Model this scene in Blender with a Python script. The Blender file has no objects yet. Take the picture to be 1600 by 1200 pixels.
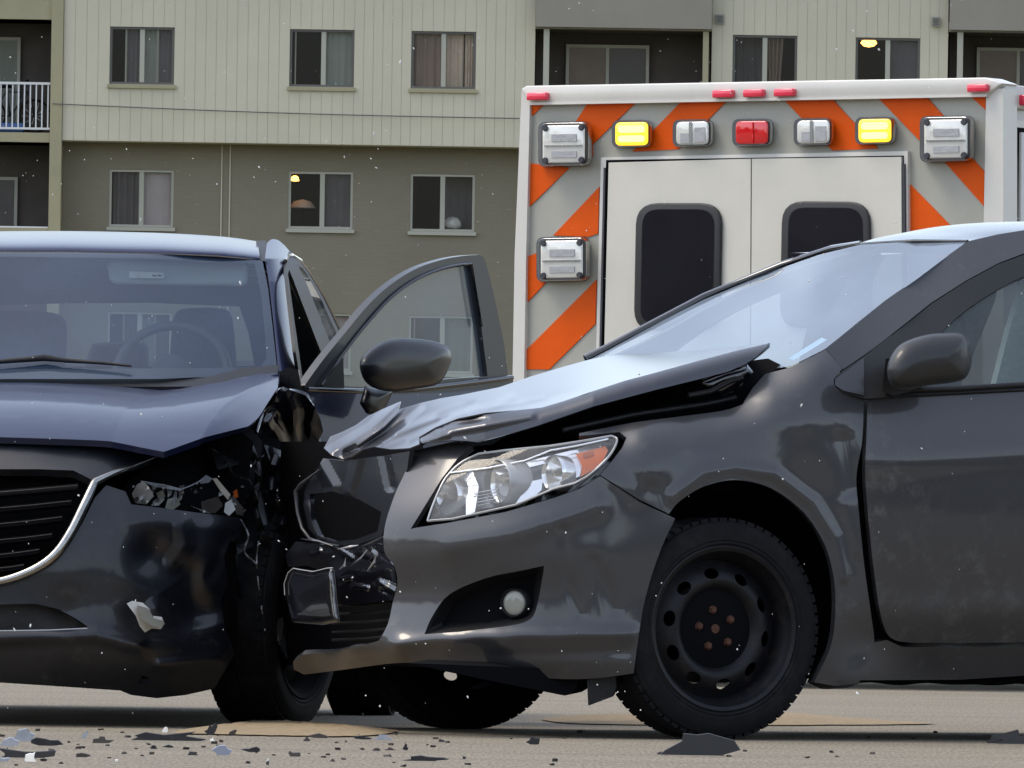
import bpy, bmesh, math, random
import numpy as np
from mathutils import Vector, Matrix

random.seed(7)
rng = np.random.default_rng(7)
R = math.radians
scene = bpy.context.scene
col = scene.collection

# ------------------------------------------------------------------ camera
FPX = 16350.0                       # focal length in pixels of the 1600x1200 photograph
CAM = np.array([0.0, 0.0, 0.45])
PITCH = math.atan(305.0 / FPX)
ROLL = 0.0157
fw = np.array([0, math.cos(PITCH), math.sin(PITCH)])
up0 = np.array([0, -math.sin(PITCH), math.cos(PITCH)])
rt = math.cos(ROLL) * np.array([1.0, 0, 0]) + math.sin(ROLL) * up0
up = -math.sin(ROLL) * np.array([1.0, 0, 0]) + math.cos(ROLL) * up0
cd = bpy.data.cameras.new('camera')
cam = bpy.data.objects.new('camera', cd); col.objects.link(cam)
cam.matrix_world = Matrix(((rt[0], up[0], -fw[0], CAM[0]), (rt[1], up[1], -fw[1], CAM[1]),
                           (rt[2], up[2], -fw[2], CAM[2]), (0, 0, 0, 1)))
cd.sensor_width = 36.0
cd.lens = 36.0 * FPX / 1600.0
cd.clip_start = 1.0; cd.clip_end = 3000.0
scene.camera = cam

# ------------------------------------------------------------------ sky, sun, exposure
SUN_EL, SUN_AZ = R(60), R(-95)      # veiled sun high on the left
w = bpy.data.worlds.new('World'); scene.world = w; w.use_nodes = True
nt = w.node_tree; bg = nt.nodes['Background']
sky = nt.nodes.new('ShaderNodeTexSky'); sky.sky_type = 'NISHITA'; sky.sun_disc = False
sky.sun_elevation = SUN_EL; sky.sun_rotation = SUN_AZ
sky.air_density = 1.0; sky.dust_density = 1.6; sky.ozone_density = 1.0
hs = nt.nodes.new('ShaderNodeHueSaturation'); hs.inputs['Saturation'].default_value = 0.60   # thin cloud whitens the sky
nt.links.new(sky.outputs[0], hs.inputs['Color']); nt.links.new(hs.outputs[0], bg.inputs[0]); bg.inputs[1].default_value = 0.15
sl = bpy.data.lights.new('sun', 'SUN'); sl.energy = 0.9; sl.angle = R(25); sl.color = (1.0, 0.88, 0.70)
so = bpy.data.objects.new('sun', sl); col.objects.link(so)
sv = Vector((math.sin(SUN_AZ) * math.cos(SUN_EL), math.cos(SUN_AZ) * math.cos(SUN_EL), math.sin(SUN_EL)))
so.rotation_euler = (-sv).to_track_quat('-Z', 'Y').to_euler(); so.location = (-60, 30, 80)
scene.view_settings.view_transform = 'Standard'
scene.view_settings.look = 'None'
scene.view_settings.exposure = 1.15
scene.view_settings.gamma = 1.0
scene.render.resolution_x = 1024; scene.render.resolution_y = 768

# ------------------------------------------------------------------ materials
MATS = {}
def mat(name, colr, rough=0.5, metal=0.0, coat=0.0, noise=None, bump=None, spec=0.5, dirt=None, emit=None, coatr=0.03):
    m = bpy.data.materials.new(name); m.use_nodes = True; t = m.node_tree
    b = t.nodes['Principled BSDF']
    b.inputs['Base Color'].default_value = (*colr, 1); b.inputs['Roughness'].default_value = rough
    b.inputs['Metallic'].default_value = metal; b.inputs['Coat Weight'].default_value = coat
    b.inputs['Coat Roughness'].default_value = coatr; b.inputs['Specular IOR Level'].default_value = spec
    tc = t.nodes.new('ShaderNodeTexCoord')
    src = None
    if noise:
        sc, amt = noise
        n = t.nodes.new('ShaderNodeTexNoise'); n.inputs['Scale'].default_value = sc; n.inputs['Detail'].default_value = 8
        n.inputs['Roughness'].default_value = 0.65
        t.links.new(tc.outputs['Object'], n.inputs['Vector'])
        r = t.nodes.new('ShaderNodeValToRGB')
        r.color_ramp.elements[0].position = 0.3; r.color_ramp.elements[1].position = 0.7
        r.color_ramp.elements[0].color = (*[c * (1 - amt) for c in colr], 1)
        r.color_ramp.elements[1].color = (*[min(1, c * (1 + amt)) for c in colr], 1)
        t.links.new(n.outputs[0], r.inputs[0]); src = r.outputs[0]
    if dirt:                        # dried road salt: fine speckle in patches
        dcol, dscale, dmin, dmax, dst = dirt
        n1 = t.nodes.new('ShaderNodeTexNoise'); n1.inputs['Scale'].default_value = dscale; n1.inputs['Detail'].default_value = 10
        n1.inputs['Roughness'].default_value = 0.75
        t.links.new(tc.outputs['Object'], n1.inputs['Vector'])
        mr = t.nodes.new('ShaderNodeMapRange'); mr.inputs[1].default_value = dmin; mr.inputs[2].default_value = dmax
        mr.inputs[4].default_value = dst
        t.links.new(n1.outputs[0], mr.inputs[0])
        n2 = t.nodes.new('ShaderNodeTexNoise'); n2.inputs['Scale'].default_value = 2.2; n2.inputs['Detail'].default_value = 3
        t.links.new(tc.outputs['Object'], n2.inputs['Vector'])
        mr2 = t.nodes.new('ShaderNodeMapRange'); mr2.inputs[1].default_value = 0.35; mr2.inputs[2].default_value = 0.65
        t.links.new(n2.outputs[0], mr2.inputs[0])
        mu = t.nodes.new('ShaderNodeMath'); mu.operation = 'MULTIPLY'
        t.links.new(mr.outputs[0], mu.inputs[0]); t.links.new(mr2.outputs[0], mu.inputs[1])
        mx = t.nodes.new('ShaderNodeMix'); mx.data_type = 'RGBA'
        t.links.new(mu.outputs[0], mx.inputs[0])
        if src: t.links.new(src, mx.inputs[6])
        else: mx.inputs[6].default_value = (*colr, 1)
        mx.inputs[7].default_value = (*dcol, 1); src = mx.outputs[2]
        mr3 = t.nodes.new('ShaderNodeMapRange'); mr3.inputs[3].default_value = rough; mr3.inputs[4].default_value = 0.8
        t.links.new(mu.outputs[0], mr3.inputs[0]); t.links.new(mr3.outputs[0], b.inputs['Roughness'])
        if coat:
            mr4 = t.nodes.new('ShaderNodeMapRange'); mr4.inputs[3].default_value = coat; mr4.inputs[4].default_value = 0.0
            t.links.new(mu.outputs[0], mr4.inputs[0]); t.links.new(mr4.outputs[0], b.inputs['Coat Weight'])
    if src: t.links.new(src, b.inputs['Base Color'])
    if bump:
        sc, st, dist = bump
        n = t.nodes.new('ShaderNodeTexNoise'); n.inputs['Scale'].default_value = sc; n.inputs['Detail'].default_value = 6
        t.links.new(tc.outputs['Object'], n.inputs['Vector'])
        bp = t.nodes.new('ShaderNodeBump'); bp.inputs['Strength'].default_value = st; bp.inputs['Distance'].default_value = dist
        t.links.new(n.outputs[0], bp.inputs['Height']); t.links.new(bp.outputs[0], b.inputs['Normal'])
    if emit:
        b.inputs['Emission Color'].default_value = (*emit[0], 1); b.inputs['Emission Strength'].default_value = emit[1]
    MATS[name] = m
    return m

def glass(name, tint=(0.85, 0.9, 0.88), ior=1.6, rough=0.01, haze=None):
    m = bpy.data.materials.new(name); m.use_nodes = True; t = m.node_tree
    t.nodes.remove(t.nodes['Principled BSDF']); out = t.nodes['Material Output']
    tr = t.nodes.new('ShaderNodeBsdfTransparent'); tr.inputs[0].default_value = (*tint, 1)
    gl = t.nodes.new('ShaderNodeBsdfGlossy'); gl.inputs['Roughness'].default_value = rough
    fr = t.nodes.new('ShaderNodeFresnel'); ge = t.nodes.new('ShaderNodeNewGeometry')
    mr = t.nodes.new('ShaderNodeMapRange'); mr.inputs[3].default_value = ior; mr.inputs[4].default_value = 1 / ior
    t.links.new(ge.outputs['Backfacing'], mr.inputs[0]); t.links.new(mr.outputs[0], fr.inputs[0])
    mx = t.nodes.new('ShaderNodeMixShader')
    t.links.new(fr.outputs[0], mx.inputs[0]); t.links.new(tr.outputs[0], mx.inputs[1]); t.links.new(gl.outputs[0], mx.inputs[2])
    last = mx.outputs[0]
    if haze:                        # diffuse haze: painted-in sky reflection plus a thin film of dust
        df = t.nodes.new('ShaderNodeBsdfDiffuse'); df.inputs[0].default_value = (*haze[0], 1)
        nz = t.nodes.new('ShaderNodeTexNoise'); nz.inputs['Scale'].default_value = haze[2]; nz.inputs['Detail'].default_value = 6
        tc = t.nodes.new('ShaderNodeTexCoord'); t.links.new(tc.outputs['Object'], nz.inputs['Vector'])
        m2 = t.nodes.new('ShaderNodeMapRange'); m2.inputs[1].default_value = 0.25; m2.inputs[2].default_value = 0.75
        m2.inputs[3].default_value = haze[1] * 0.6; m2.inputs[4].default_value = haze[1] * 1.4
        t.links.new(nz.outputs[0], m2.inputs[0])
        mx2 = t.nodes.new('ShaderNodeMixShader')
        t.links.new(m2.outputs[0], mx2.inputs[0]); t.links.new(last, mx2.inputs[1]); t.links.new(df.outputs[0], mx2.inputs[2])
        last = mx2.outputs[0]
    t.links.new(last, out.inputs['Surface'])
    MATS[name] = m
    return m

# paint and car materials
SALT = (0.30, 0.29, 0.27)
mat('grey_paint', (0.046, 0.046, 0.050), 0.50, 0.55, 0.9, noise=(900, 0.25), dirt=(SALT, 14, 0.56, 0.78, 0.25), coatr=0.11)
mat('grey_paint_door', (0.038, 0.037, 0.040), 0.50, 0.5, 0.9, noise=(900, 0.25), dirt=(SALT, 16, 0.50, 0.74, 0.36), coatr=0.08)
mat('blue_paint', (0.010, 0.016, 0.055), 0.40, 0.60, 0.45, noise=(900, 0.25), dirt=(SALT, 30, 0.60, 0.8, 0.2), coatr=0.08)
mat('blue_black', (0.005, 0.006, 0.010), 0.42, 0.2, 0.45, noise=(40, 0.4), dirt=(SALT, 14, 0.56, 0.80, 0.16), coatr=0.12)
mat('gloss_black', (0.005, 0.005, 0.007), 0.12, 0, 1.0)
mat('black_plastic', (0.008, 0.008, 0.009), 0.5, 0, 0, spec=0.35, noise=(60, 0.4), dirt=(SALT, 25, 0.58, 0.8, 0.25), bump=(300, 0.2, 0.002))
mat('deep_black', (0.003, 0.003, 0.004), 0.8, 0, 0, spec=0.08)
mat('rubber', (0.006, 0.006, 0.007), 0.8, 0, 0, spec=0.2, noise=(40, 0.35), dirt=((0.10, 0.09, 0.08), 12, 0.5, 0.8, 0.25), bump=(200, 0.2, 0.002))
mat('steel_wheel', (0.005, 0.005, 0.007), 0.48, 0.1, 0.0, spec=0.3, noise=(50, 0.4), dirt=((0.10, 0.07, 0.05), 22, 0.52, 0.8, 0.4))
mat('rust', (0.075, 0.030, 0.016), 0.8, 0.1, 0, noise=(160, 0.6), bump=(300, 0.5, 0.003))
mat('chrome', (0.62, 0.62, 0.62), 0.16, 1.0)
mat('dull_chrome', (0.36, 0.35, 0.33), 0.25, 1.0, noise=(30, 0.2))
mat('reflector', (0.88, 0.88, 0.88), 0.15, 0.8, bump=(60, 0.15, 0.004))
mat('lamp_grey', (0.42, 0.42, 0.42), 0.35, 0.3)
mat('amber', (0.60, 0.12, 0.006), 0.25, 0, 0.6, bump=(150, 0.2, 0.002))
mat('amber_dark', (0.35, 0.07, 0.01), 0.4)
mat('fog_glass', (0.27, 0.27, 0.23), 0.25, 0, 0.6)
mat('seat_cloth', (0.045, 0.048, 0.058), 0.85, noise=(60, 0.2))
mat('light_cloth', (0.33, 0.36, 0.33), 0.85, noise=(60, 0.12))
mat('visor_cloth', (0.42, 0.45, 0.42), 0.8)
mat('dash', (0.02, 0.021, 0.024), 0.6)
mat('sticker', (0.55, 0.72, 0.78), 0.5)
mat('white_plastic', (0.72, 0.70, 0.64), 0.45, noise=(20, 0.12))
mat('clear_plastic', (0.20, 0.21, 0.23), 0.25, 0, 0.5, noise=(30, 0.2))
mat('debris_dark', (0.012, 0.011, 0.012), 0.55, noise=(40, 0.5), spec=0.3, dirt=(SALT, 30, 0.55, 0.85, 0.15))
mat('debris_brown', (0.030, 0.022, 0.018), 0.7, noise=(40, 0.4))
mat('hood_grey', (0.050, 0.052, 0.062), 0.42, 0.7, 0.9, noise=(900, 0.2), coatr=0.13)
mat('mirror_grey', (0.022, 0.022, 0.024), 0.5, 0.2, 0.25, noise=(300, 0.3), dirt=(SALT, 20, 0.58, 0.8, 0.2))
mat('gloss_black_soft', (0.004, 0.004, 0.006), 0.40, 0, 0.25, spec=0.3, dirt=(SALT, 20, 0.6, 0.85, 0.2))
mat('door_frame_black', (0.022, 0.024, 0.028), 0.38, 0, 0.3)
mat('lens_blue', (0.17, 0.18, 0.23), 0.3, 0, 0.5)
glass('windscreen', (0.74, 0.82, 0.86), 1.66, 0.015, ((0.18, 0.28, 0.52), 0.075, 3))  # blue haze paints the sky's reflection into the pane
glass('door_glass', (0.72, 0.80, 0.82), 1.62, 0.01, ((0.36, 0.44, 0.56), 0.20, 4))  # haze colour stands in for the bluish reflection on the door window
glass('windscreen_sky_haze', (0.60, 0.68, 0.74), 2.2, 0.04, ((0.58, 0.72, 0.92), 0.15, 2))  # pale haze whitens the pane in place of bright sky reflection
glass('side_glass', (0.70, 0.78, 0.78), 1.62, 0.01, ((0.45, 0.5, 0.55), 0.06, 4))
glass('dark_glass', (0.70, 0.70, 0.74), 1.5, 0.01)
glass('rear_glass', (0.16, 0.17, 0.18), 1.5, 0.01)
glass('lamp_lens', (0.95, 0.95, 0.95), 1.45, 0.03, ((0.7, 0.7, 0.7), 0.08, 25))
glass('house_glass', (0.84, 0.84, 0.84), 1.24, 0.01)
# ambulance
mat('ambulance_white', (0.565, 0.55, 0.51), 0.35, 0, 0.4, noise=(3, 0.05), dirt=((0.35, 0.32, 0.27), 5, 0.55, 0.85, 0.3))
mat('ambulance_door', (0.535, 0.515, 0.455), 0.38, 0, 0.4, noise=(3, 0.05), dirt=((0.35, 0.32, 0.27), 5, 0.55, 0.85, 0.3))
mat('stripe_orange', (0.62, 0.080, 0.002), 0.5, 0, 0.0, spec=0.15, noise=(6, 0.06))
mat('stripe_grey', (0.33, 0.325, 0.28), 0.45, 0, 0.2, noise=(6, 0.05))
mat('marker_red', (0.70, 0.02, 0.06), 0.25, 0, 0.8)
mat('lens_red', (0.55, 0.004, 0.008), 0.15, 0, 1.0, bump=(14, 0.4, 0.01))
mat('lens_clear', (0.60, 0.60, 0.57), 0.22, 0.2, 0.8, bump=(25, 0.12, 0.02))
mat('lens_clear_dark', (0.36, 0.36, 0.37), 0.25, 0.2, 0.8, bump=(40, 0.2, 0.01))
mat('lamp_yellow', (0.9, 0.55, 0.02), 0.3, 0, 0.8, emit=((1.0, 0.55, 0.02), 0.9))
mat('lamp_yellow_hot', (0.9, 0.7, 0.1), 0.3, emit=((1.0, 0.80, 0.10), 2.2))
mat('gasket', (0.012, 0.012, 0.013), 0.55)
mat('reflection_backing', (0.034, 0.030, 0.031), 0.4, noise=(1.2, 0.5))  # lightened, blotchy backing paints reflections into the ambulance windows
mat('bezel', (0.10, 0.10, 0.105), 0.3, 0.6)
mat('screw', (0.06, 0.06, 0.07), 0.4, 0.7)
# building
mat('siding', (0.51, 0.470, 0.360), 0.75, noise=(0.7, 0.06), bump=(60, 0.15, 0.004))
mat('siding_gap', (0.48, 0.44, 0.338), 0.9)
mat('olive_trim', (0.31, 0.28, 0.175), 0.75, noise=(1.2, 0.08))
mat('taupe_panel', (0.235, 0.215, 0.18), 0.8, noise=(1.0, 0.06))
mat('window_frame', (0.36, 0.35, 0.29), 0.5)
mat('window_frame_dark', (0.10, 0.095, 0.085), 0.5)
mat('rail_white', (0.60, 0.60, 0.60), 0.5)
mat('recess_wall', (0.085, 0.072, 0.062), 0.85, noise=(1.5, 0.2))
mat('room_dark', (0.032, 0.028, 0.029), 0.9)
mat('curtain_beige', (0.66, 0.54, 0.42), 0.9, noise=(2, 0.15))
mat('curtain_mauve', (0.55, 0.48, 0.47), 0.9, noise=(1.5, 0.08))
mat('curtain_green', (0.30, 0.33, 0.28), 0.9, noise=(1.5, 0.12))
mat('curtain_dark', (0.15, 0.135, 0.14), 0.9, noise=(1.5, 0.15))
mat('curtain_brown', (0.30, 0.22, 0.17), 0.9, noise=(1.5, 0.15))
mat('lamp_warm', (0.9, 0.5, 0.15), 0.5, emit=((1.0, 0.45, 0.08), 4.0))
mat('vent', (0.26, 0.255, 0.22), 0.6)
mat('cable', (0.10, 0.10, 0.09), 0.7)
mat('roof_dark', (0.06, 0.055, 0.05), 0.9)
mat('snow', (0.66, 0.66, 0.66), 0.9)
mat('blue_plastic', (0.05, 0.12, 0.30), 0.5)
mat('sand', (0.24, 0.18, 0.105), 0.95, noise=(25, 0.2), bump=(150, 0.5, 0.01))
mat('grass', (0.10, 0.10, 0.05), 0.95, noise=(1.0, 0.4))
mat('added_trees_dark', (0.028, 0.030, 0.022), 0.95, noise=(0.6, 0.5), bump=(1.5, 0.8, 0.5))

def brick_mat():                    # painted brick: far too fine to pick apart at this distance
    m = mat('olive_brick', (0.150, 0.140, 0.098), 0.8)
    t = m.node_tree; b = t.nodes['Principled BSDF']
    tc = t.nodes.new('ShaderNodeTexCoord'); mp = t.nodes.new('ShaderNodeMapping')
    mp.inputs['Rotation'].default_value = (R(90), 0, 0)
    t.links.new(tc.outputs['Object'], mp.inputs[0])
    br = t.nodes.new('ShaderNodeTexBrick'); br.inputs['Scale'].default_value = 1.0
    br.inputs['Brick Width'].default_value = 0.22; br.inputs['Row Height'].default_value = 0.075
    br.inputs['Mortar Size'].default_value = 0.006
    br.inputs['Color1'].default_value = (0.196, 0.172, 0.124, 1); br.inputs['Color2'].default_value = (0.186, 0.163, 0.117, 1)
    br.inputs['Mortar'].default_value = (0.180, 0.158, 0.113, 1)
    t.links.new(mp.outputs[0], br.inputs['Vector'])
    n = t.nodes.new('ShaderNodeTexNoise'); n.inputs['Scale'].default_value = 0.5; n.inputs['Detail'].default_value = 6
    t.links.new(tc.outputs['Object'], n.inputs['Vector'])
    mr = t.nodes.new('ShaderNodeMapRange'); mr.inputs[3].default_value = 0.8; mr.inputs[4].default_value = 1.2
    t.links.new(n.outputs[0], mr.inputs[0])
    mx = t.nodes.new('ShaderNodeMix'); mx.data_type = 'RGBA'; mx.blend_type = 'MULTIPLY'; mx.inputs[0].default_value = 1
    t.links.new(br.outputs[0], mx.inputs[6]); t.links.new(mr.outputs[0], mx.inputs[7])
    t.links.new(mx.outputs[2], b.inputs['Base Color'])
brick_mat()

def road_mat():
    m = mat('road', (0.2, 0.18, 0.15), 0.9)
    t = m.node_tree; b = t.nodes['Principled BSDF']; tc = t.nodes.new('ShaderNodeTexCoord')
    def nz(sc, det, stretch=None):
        n = t.nodes.new('ShaderNodeTexNoise'); n.inputs['Scale'].default_value = sc; n.inputs['Detail'].default_value = det
        n.inputs['Roughness'].default_value = 0.7
        if stretch:
            mp = t.nodes.new('ShaderNodeMapping'); mp.inputs['Scale'].default_value = stretch
            t.links.new(tc.outputs['Object'], mp.inputs[0]); t.links.new(mp.outputs[0], n.inputs['Vector'])
        else: t.links.new(tc.outputs['Object'], n.inputs['Vector'])
        return n
    def ramp(n, a, c, p0=0.3, p1=0.7):
        r = t.nodes.new('ShaderNodeValToRGB'); r.color_ramp.elements[0].position = p0; r.color_ramp.elements[1].position = p1
        r.color_ramp.elements[0].color = (*a, 1); r.color_ramp.elements[1].color = (*c, 1)
        t.links.new(n.outputs[0], r.inputs[0]); return r
    a = ramp(nz(110, 9, (1, 0.07, 1)), (0.060, 0.052, 0.040), (0.30, 0.264, 0.200), 0.28, 0.70)
    c = ramp(nz(0.8, 5, (0.5, 2.0, 1)), (0.82, 0.80, 0.78), (1.12, 1.10, 1.05))
    mx = t.nodes.new('ShaderNodeMix'); mx.data_type = 'RGBA'; mx.blend_type = 'MULTIPLY'; mx.inputs[0].default_value = 1
    t.links.new(a.outputs[0], mx.inputs[6]); t.links.new(c.outputs[0], mx.inputs[7])
    t.links.new(mx.outputs[2], b.inputs['Base Color'])
    bp = t.nodes.new('ShaderNodeBump'); bp.inputs['Strength'].default_value = 0.5; bp.inputs['Distance'].default_value = 0.01
    t.links.new(nz(90, 5).outputs[0], bp.inputs['Height']); t.links.new(bp.outputs[0], b.inputs['Normal'])
road_mat()

# ------------------------------------------------------------------ helpers
def rays(px, py):
    px = np.asarray(px, float); py = np.asarray(py, float)
    d = ((px - 800) / FPX)[..., None] * rt - ((py - 600) / FPX)[..., None] * up + fw
    return d
def W(px, py, Y):                   # the point of a pixel's sight line at world depth Y
    d = rays(px, py); return CAM + d * ((Y - CAM[1]) / d[..., 1])[..., None]
def G(px, py, z=0.0):               # ... where it meets the ground
    d = rays(px, py); return CAM + d * ((z - CAM[2]) / d[..., 2])[..., None]
def project(P):
    q = np.asarray(P) - CAM
    x = q @ rt; y = q @ up; z = q @ fw
    return 800 + FPX * x / z, 600 - FPX * y / z

class Frame:
    def __init__(s, O, F):
        s.O = np.array(O, float); s.F = np.array(F, float) / np.linalg.norm(F); s.L = np.array([-s.F[1], s.F[0]])
    def pt(s, px, py, axis, val):
        A = s.F if axis == 'f' else s.L
        d = rays(px, py)
        t = (np.asarray(val) - (CAM[:2] - s.O) @ A) / (d[..., :2] @ A)
        return CAM + d * t[..., None]
    def world(s, f, l, z):
        xy = s.O + f * s.F + l * s.L
        return np.array([xy[0], xy[1], z])
    def local(s, P):
        q = np.asarray(P)[..., :2] - s.O
        return q @ s.F, q @ s.L, np.asarray(P)[..., 2]

def tps(ctrl, lam=1e-4):
    c = np.array(ctrl, float); X = c[:, :2] / 200.0; v = c[:, 2]; n = len(c)
    r = np.linalg.norm(X[:, None] - X[None], axis=2)
    K = np.where(r > 0, r * r * np.log(r + 1e-12), 0) + lam * np.eye(n)
    Pm = np.hstack([np.ones((n, 1)), X]); A = np.zeros((n + 3, n + 3))
    A[:n, :n] = K; A[:n, n:] = Pm; A[n:, :n] = Pm.T
    sol = np.linalg.solve(A, np.concatenate([v, np.zeros(3)]))
    def fn(px, py):
        q = np.stack([np.asarray(px, float), np.asarray(py, float)], -1) / 200.0
        r = np.linalg.norm(q[..., None, :] - X, axis=-1)
        return (np.where(r > 0, r * r * np.log(r + 1e-12), 0) @ sol[:n]) + sol[n] + q @ sol[n + 1:]
    return fn
def const(v): return lambda px, py: np.full(np.shape(px), float(v))

def spl(pts, n=5, closed=False):    # Catmull-Rom through points
    p = np.array(pts, float)
    if len(p) < 3: return [tuple(q) for q in p]
    if closed: e = np.vstack([p[-1:], p, p[:2]])
    else: e = np.vstack([2 * p[:1] - p[1:2], p, 2 * p[-1:] - p[-2:-1]])
    out = []
    for i in range(1, len(e) - 2):
        a, b, c, d = e[i - 1:i + 3]
        for k in range(n):
            t = k / n
            out.append(0.5 * ((2 * b) + (c - a) * t + (2 * a - 5 * b + 4 * c - d) * t * t + (3 * b - a - 3 * c + d) * t ** 3))
    if not closed: out.append(p[-1])
    return [tuple(q) for q in out]

def inside(px, py, loops):
    r = np.zeros(np.shape(px), bool)
    for lp in loops:
        p = np.array(lp); q = np.roll(p, -1, 0)
        for (x0, y0), (x1, y1) in zip(p, q):
            if y0 == y1: continue
            c = ((y0 > py) != (y1 > py)) & (px < (x1 - x0) * (py - y0) / (y1 - y0) + x0)
            r ^= c
    return r
def nearest(pts, loops):
    best = np.full(len(pts), 1e18); res = pts.copy()
    for lp in loops:
        p = np.array(lp); q = np.roll(p, -1, 0)
        for a, b in zip(p, q):
            ab = b - a; L2 = ab @ ab
            if L2 < 1e-12: continue
            t = np.clip(((pts - a) @ ab) / L2, 0, 1); c = a + t[:, None] * ab
            d = ((pts - c) ** 2).sum(1); m = d < best
            best[m] = d[m]; res[m] = c[m]
    return res, np.sqrt(best)

def polygrid(outline, holes=(), step=4.0):
    loops = [list(outline)] + [list(h) for h in holes]
    o = np.array(outline); x0, y0 = o.min(0) - step * 0.37; x1, y1 = o.max(0) + step
    nx = int((x1 - x0) / step) + 2; ny = int((y1 - y0) / step) + 2
    gx = x0 + step * np.arange(nx); gy = y0 + step * np.arange(ny)
    cx, cy = np.meshgrid(gx[:-1] + step / 2, gy[:-1] + step / 2)
    keep = inside(cx, cy, loops)
    jj, ii = np.nonzero(keep)
    quads = np.stack([jj * nx + ii, jj * nx + ii + 1, (jj + 1) * nx + ii + 1, (jj + 1) * nx + ii], 1)
    used, inv = np.unique(quads, return_inverse=True)
    quads = inv.reshape(-1, 4)
    v = np.stack([gx[used % nx], gy[used // nx]], 1)
    ec = {}
    for q in quads:
        for k in range(4):
            a, b = int(q[k]), int(q[(k + 1) % 4])
            if (b, a) in ec: ec.pop((b, a))
            else: ec[(a, b)] = 1
    bedges = list(ec.keys())
    bv = np.array(sorted({a for e in bedges for a in e}), int)
    if len(bv):
        v[bv], _ = nearest(v[bv], loops)
        for lp in loops:
            p = np.array(lp)
            for i in range(len(p)):
                a = p[i] - p[i - 1]; b = p[(i + 1) % len(p)] - p[i]
                cs = (a @ b) / (np.linalg.norm(a) * np.linalg.norm(b) + 1e-9)
                if cs < 0.85:
                    d = ((v[bv] - p[i]) ** 2).sum(1); k = d.argmin()
                    if d[k] < (1.6 * step) ** 2: v[bv[k]] = p[i]
    return v, quads, bedges

def link(o, parent=None, root=None):
    col.objects.link(o)
    if parent is not None: o.parent = parent
    return o
def rootloc(p):
    while p is not None and p.parent is not None: p = p.parent
    return np.array(p.location) if p is not None else np.zeros(3)
def obj(name, v, f, m, parent=None, smooth=True, normals=None, sharp=None):
    me = bpy.data.meshes.new(name)
    v = np.asarray(v, float) - rootloc(parent)
    me.from_pydata([tuple(x) for x in v], [], [tuple(int(i) for i in q) for q in f])
    me.materials.append(MATS[m] if isinstance(m, str) else m)
    me.polygons.foreach_set('use_smooth', [smooth] * len(me.polygons))
    me.update()
    if normals is not None: me.normals_split_custom_set_from_vertices([tuple(n) for n in normals])
    elif smooth and sharp: me.set_sharp_from_angle(angle=R(sharp))
    return link(bpy.data.objects.new(name, me), parent)
def thing(name, label, cat, loc, group=None):
    e = bpy.data.objects.new(name, None); e.location = tuple(float(x) for x in loc); e.empty_display_size = 0.2
    col.objects.link(e); return tag(e, label, cat, group)
def tag(o, label=None, cat=None, group=None, kind=None):
    if label: o['label'] = label
    if cat: o['category'] = cat
    if group: o['group'] = group
    if kind: o['kind'] = kind
    return o

def panel(name, fr, axis, outline, field, m, parent, step=4.0, holes=(), lip=0.012, disp=None):
    """sheet-metal panel: outline in photo pixels, its place along the car's axis from a smooth field"""
    v, quads, be = polygrid(outline, holes, step)
    if callable(field): fn = field
    else: fn = tps(field)
    def P(x, y):
        p = fr.pt(x, y, axis, fn(x, y))
        if disp is not None:
            d = rays(x, y); d = d / np.linalg.norm(d, axis=-1, keepdims=True)
            p = p - d * disp(x, y)[..., None]
        return p
    x, y = v[:, 0], v[:, 1]
    p = P(x, y); e = 1.0
    n = np.cross(P(x + e, y) - P(x - e, y), P(x, y + e) - P(x, y - e))
    n /= np.linalg.norm(n, axis=1, keepdims=True) + 1e-12
    flip = ((CAM - p) * n).sum(1) < 0
    n[flip] *= -1
    q = quads[:, ::-1]
    V = [p]; F = [tuple(a) for a in q]; N = [n]
    if lip:
        k = len(p)
        for a, b in be:
            pa, pb = p[a], p[b]
            pa2, pb2 = pa - n[a] * lip, pb - n[b] * lip
            nn = np.cross(pb - pa, pa2 - pa); nn = nn / (np.linalg.norm(nn) + 1e-12)
            V.append(np.array([pa, pb, pb2, pa2])); N.append(np.array([nn] * 4))
            F.append((k, k + 1, k + 2, k + 3)); k += 4
    return obj(name, np.vstack(V), F, m, parent, True, np.vstack(N))

def blob(name, fr, axis, outline, val, T, wpx, m, parent, step=3.0, back=0.6, flat=0.0):
    """closed rounded body with the given outline: bulges T metres toward and away from the viewer"""
    v, quads, be = polygrid(outline, (), step)
    fn = val if callable(val) else const(val)
    _, dist = nearest(v, [list(outline)])
    prof = np.sqrt(np.clip(1 - (1 - np.clip(dist / wpx, 0, 1)) ** 2, 0, 1))
    d = rays(v[:, 0], v[:, 1]); d /= np.linalg.norm(d, axis=1, keepdims=True)
    c = fr.pt(v[:, 0], v[:, 1], axis, fn(v[:, 0], v[:, 1]))
    a = c - d * (T * prof)[:, None]; b = c + d * (T * back * prof + 0.002)[:, None]
    n = len(a)
    F = [tuple(q[::-1]) for q in quads] + [tuple(q + n) for q in quads] + [(b_, a_, a_ + n, b_ + n)[::-1] for a_, b_ in be]
    return obj(name, np.vstack([a, b]), F, m, parent, True)

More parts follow.
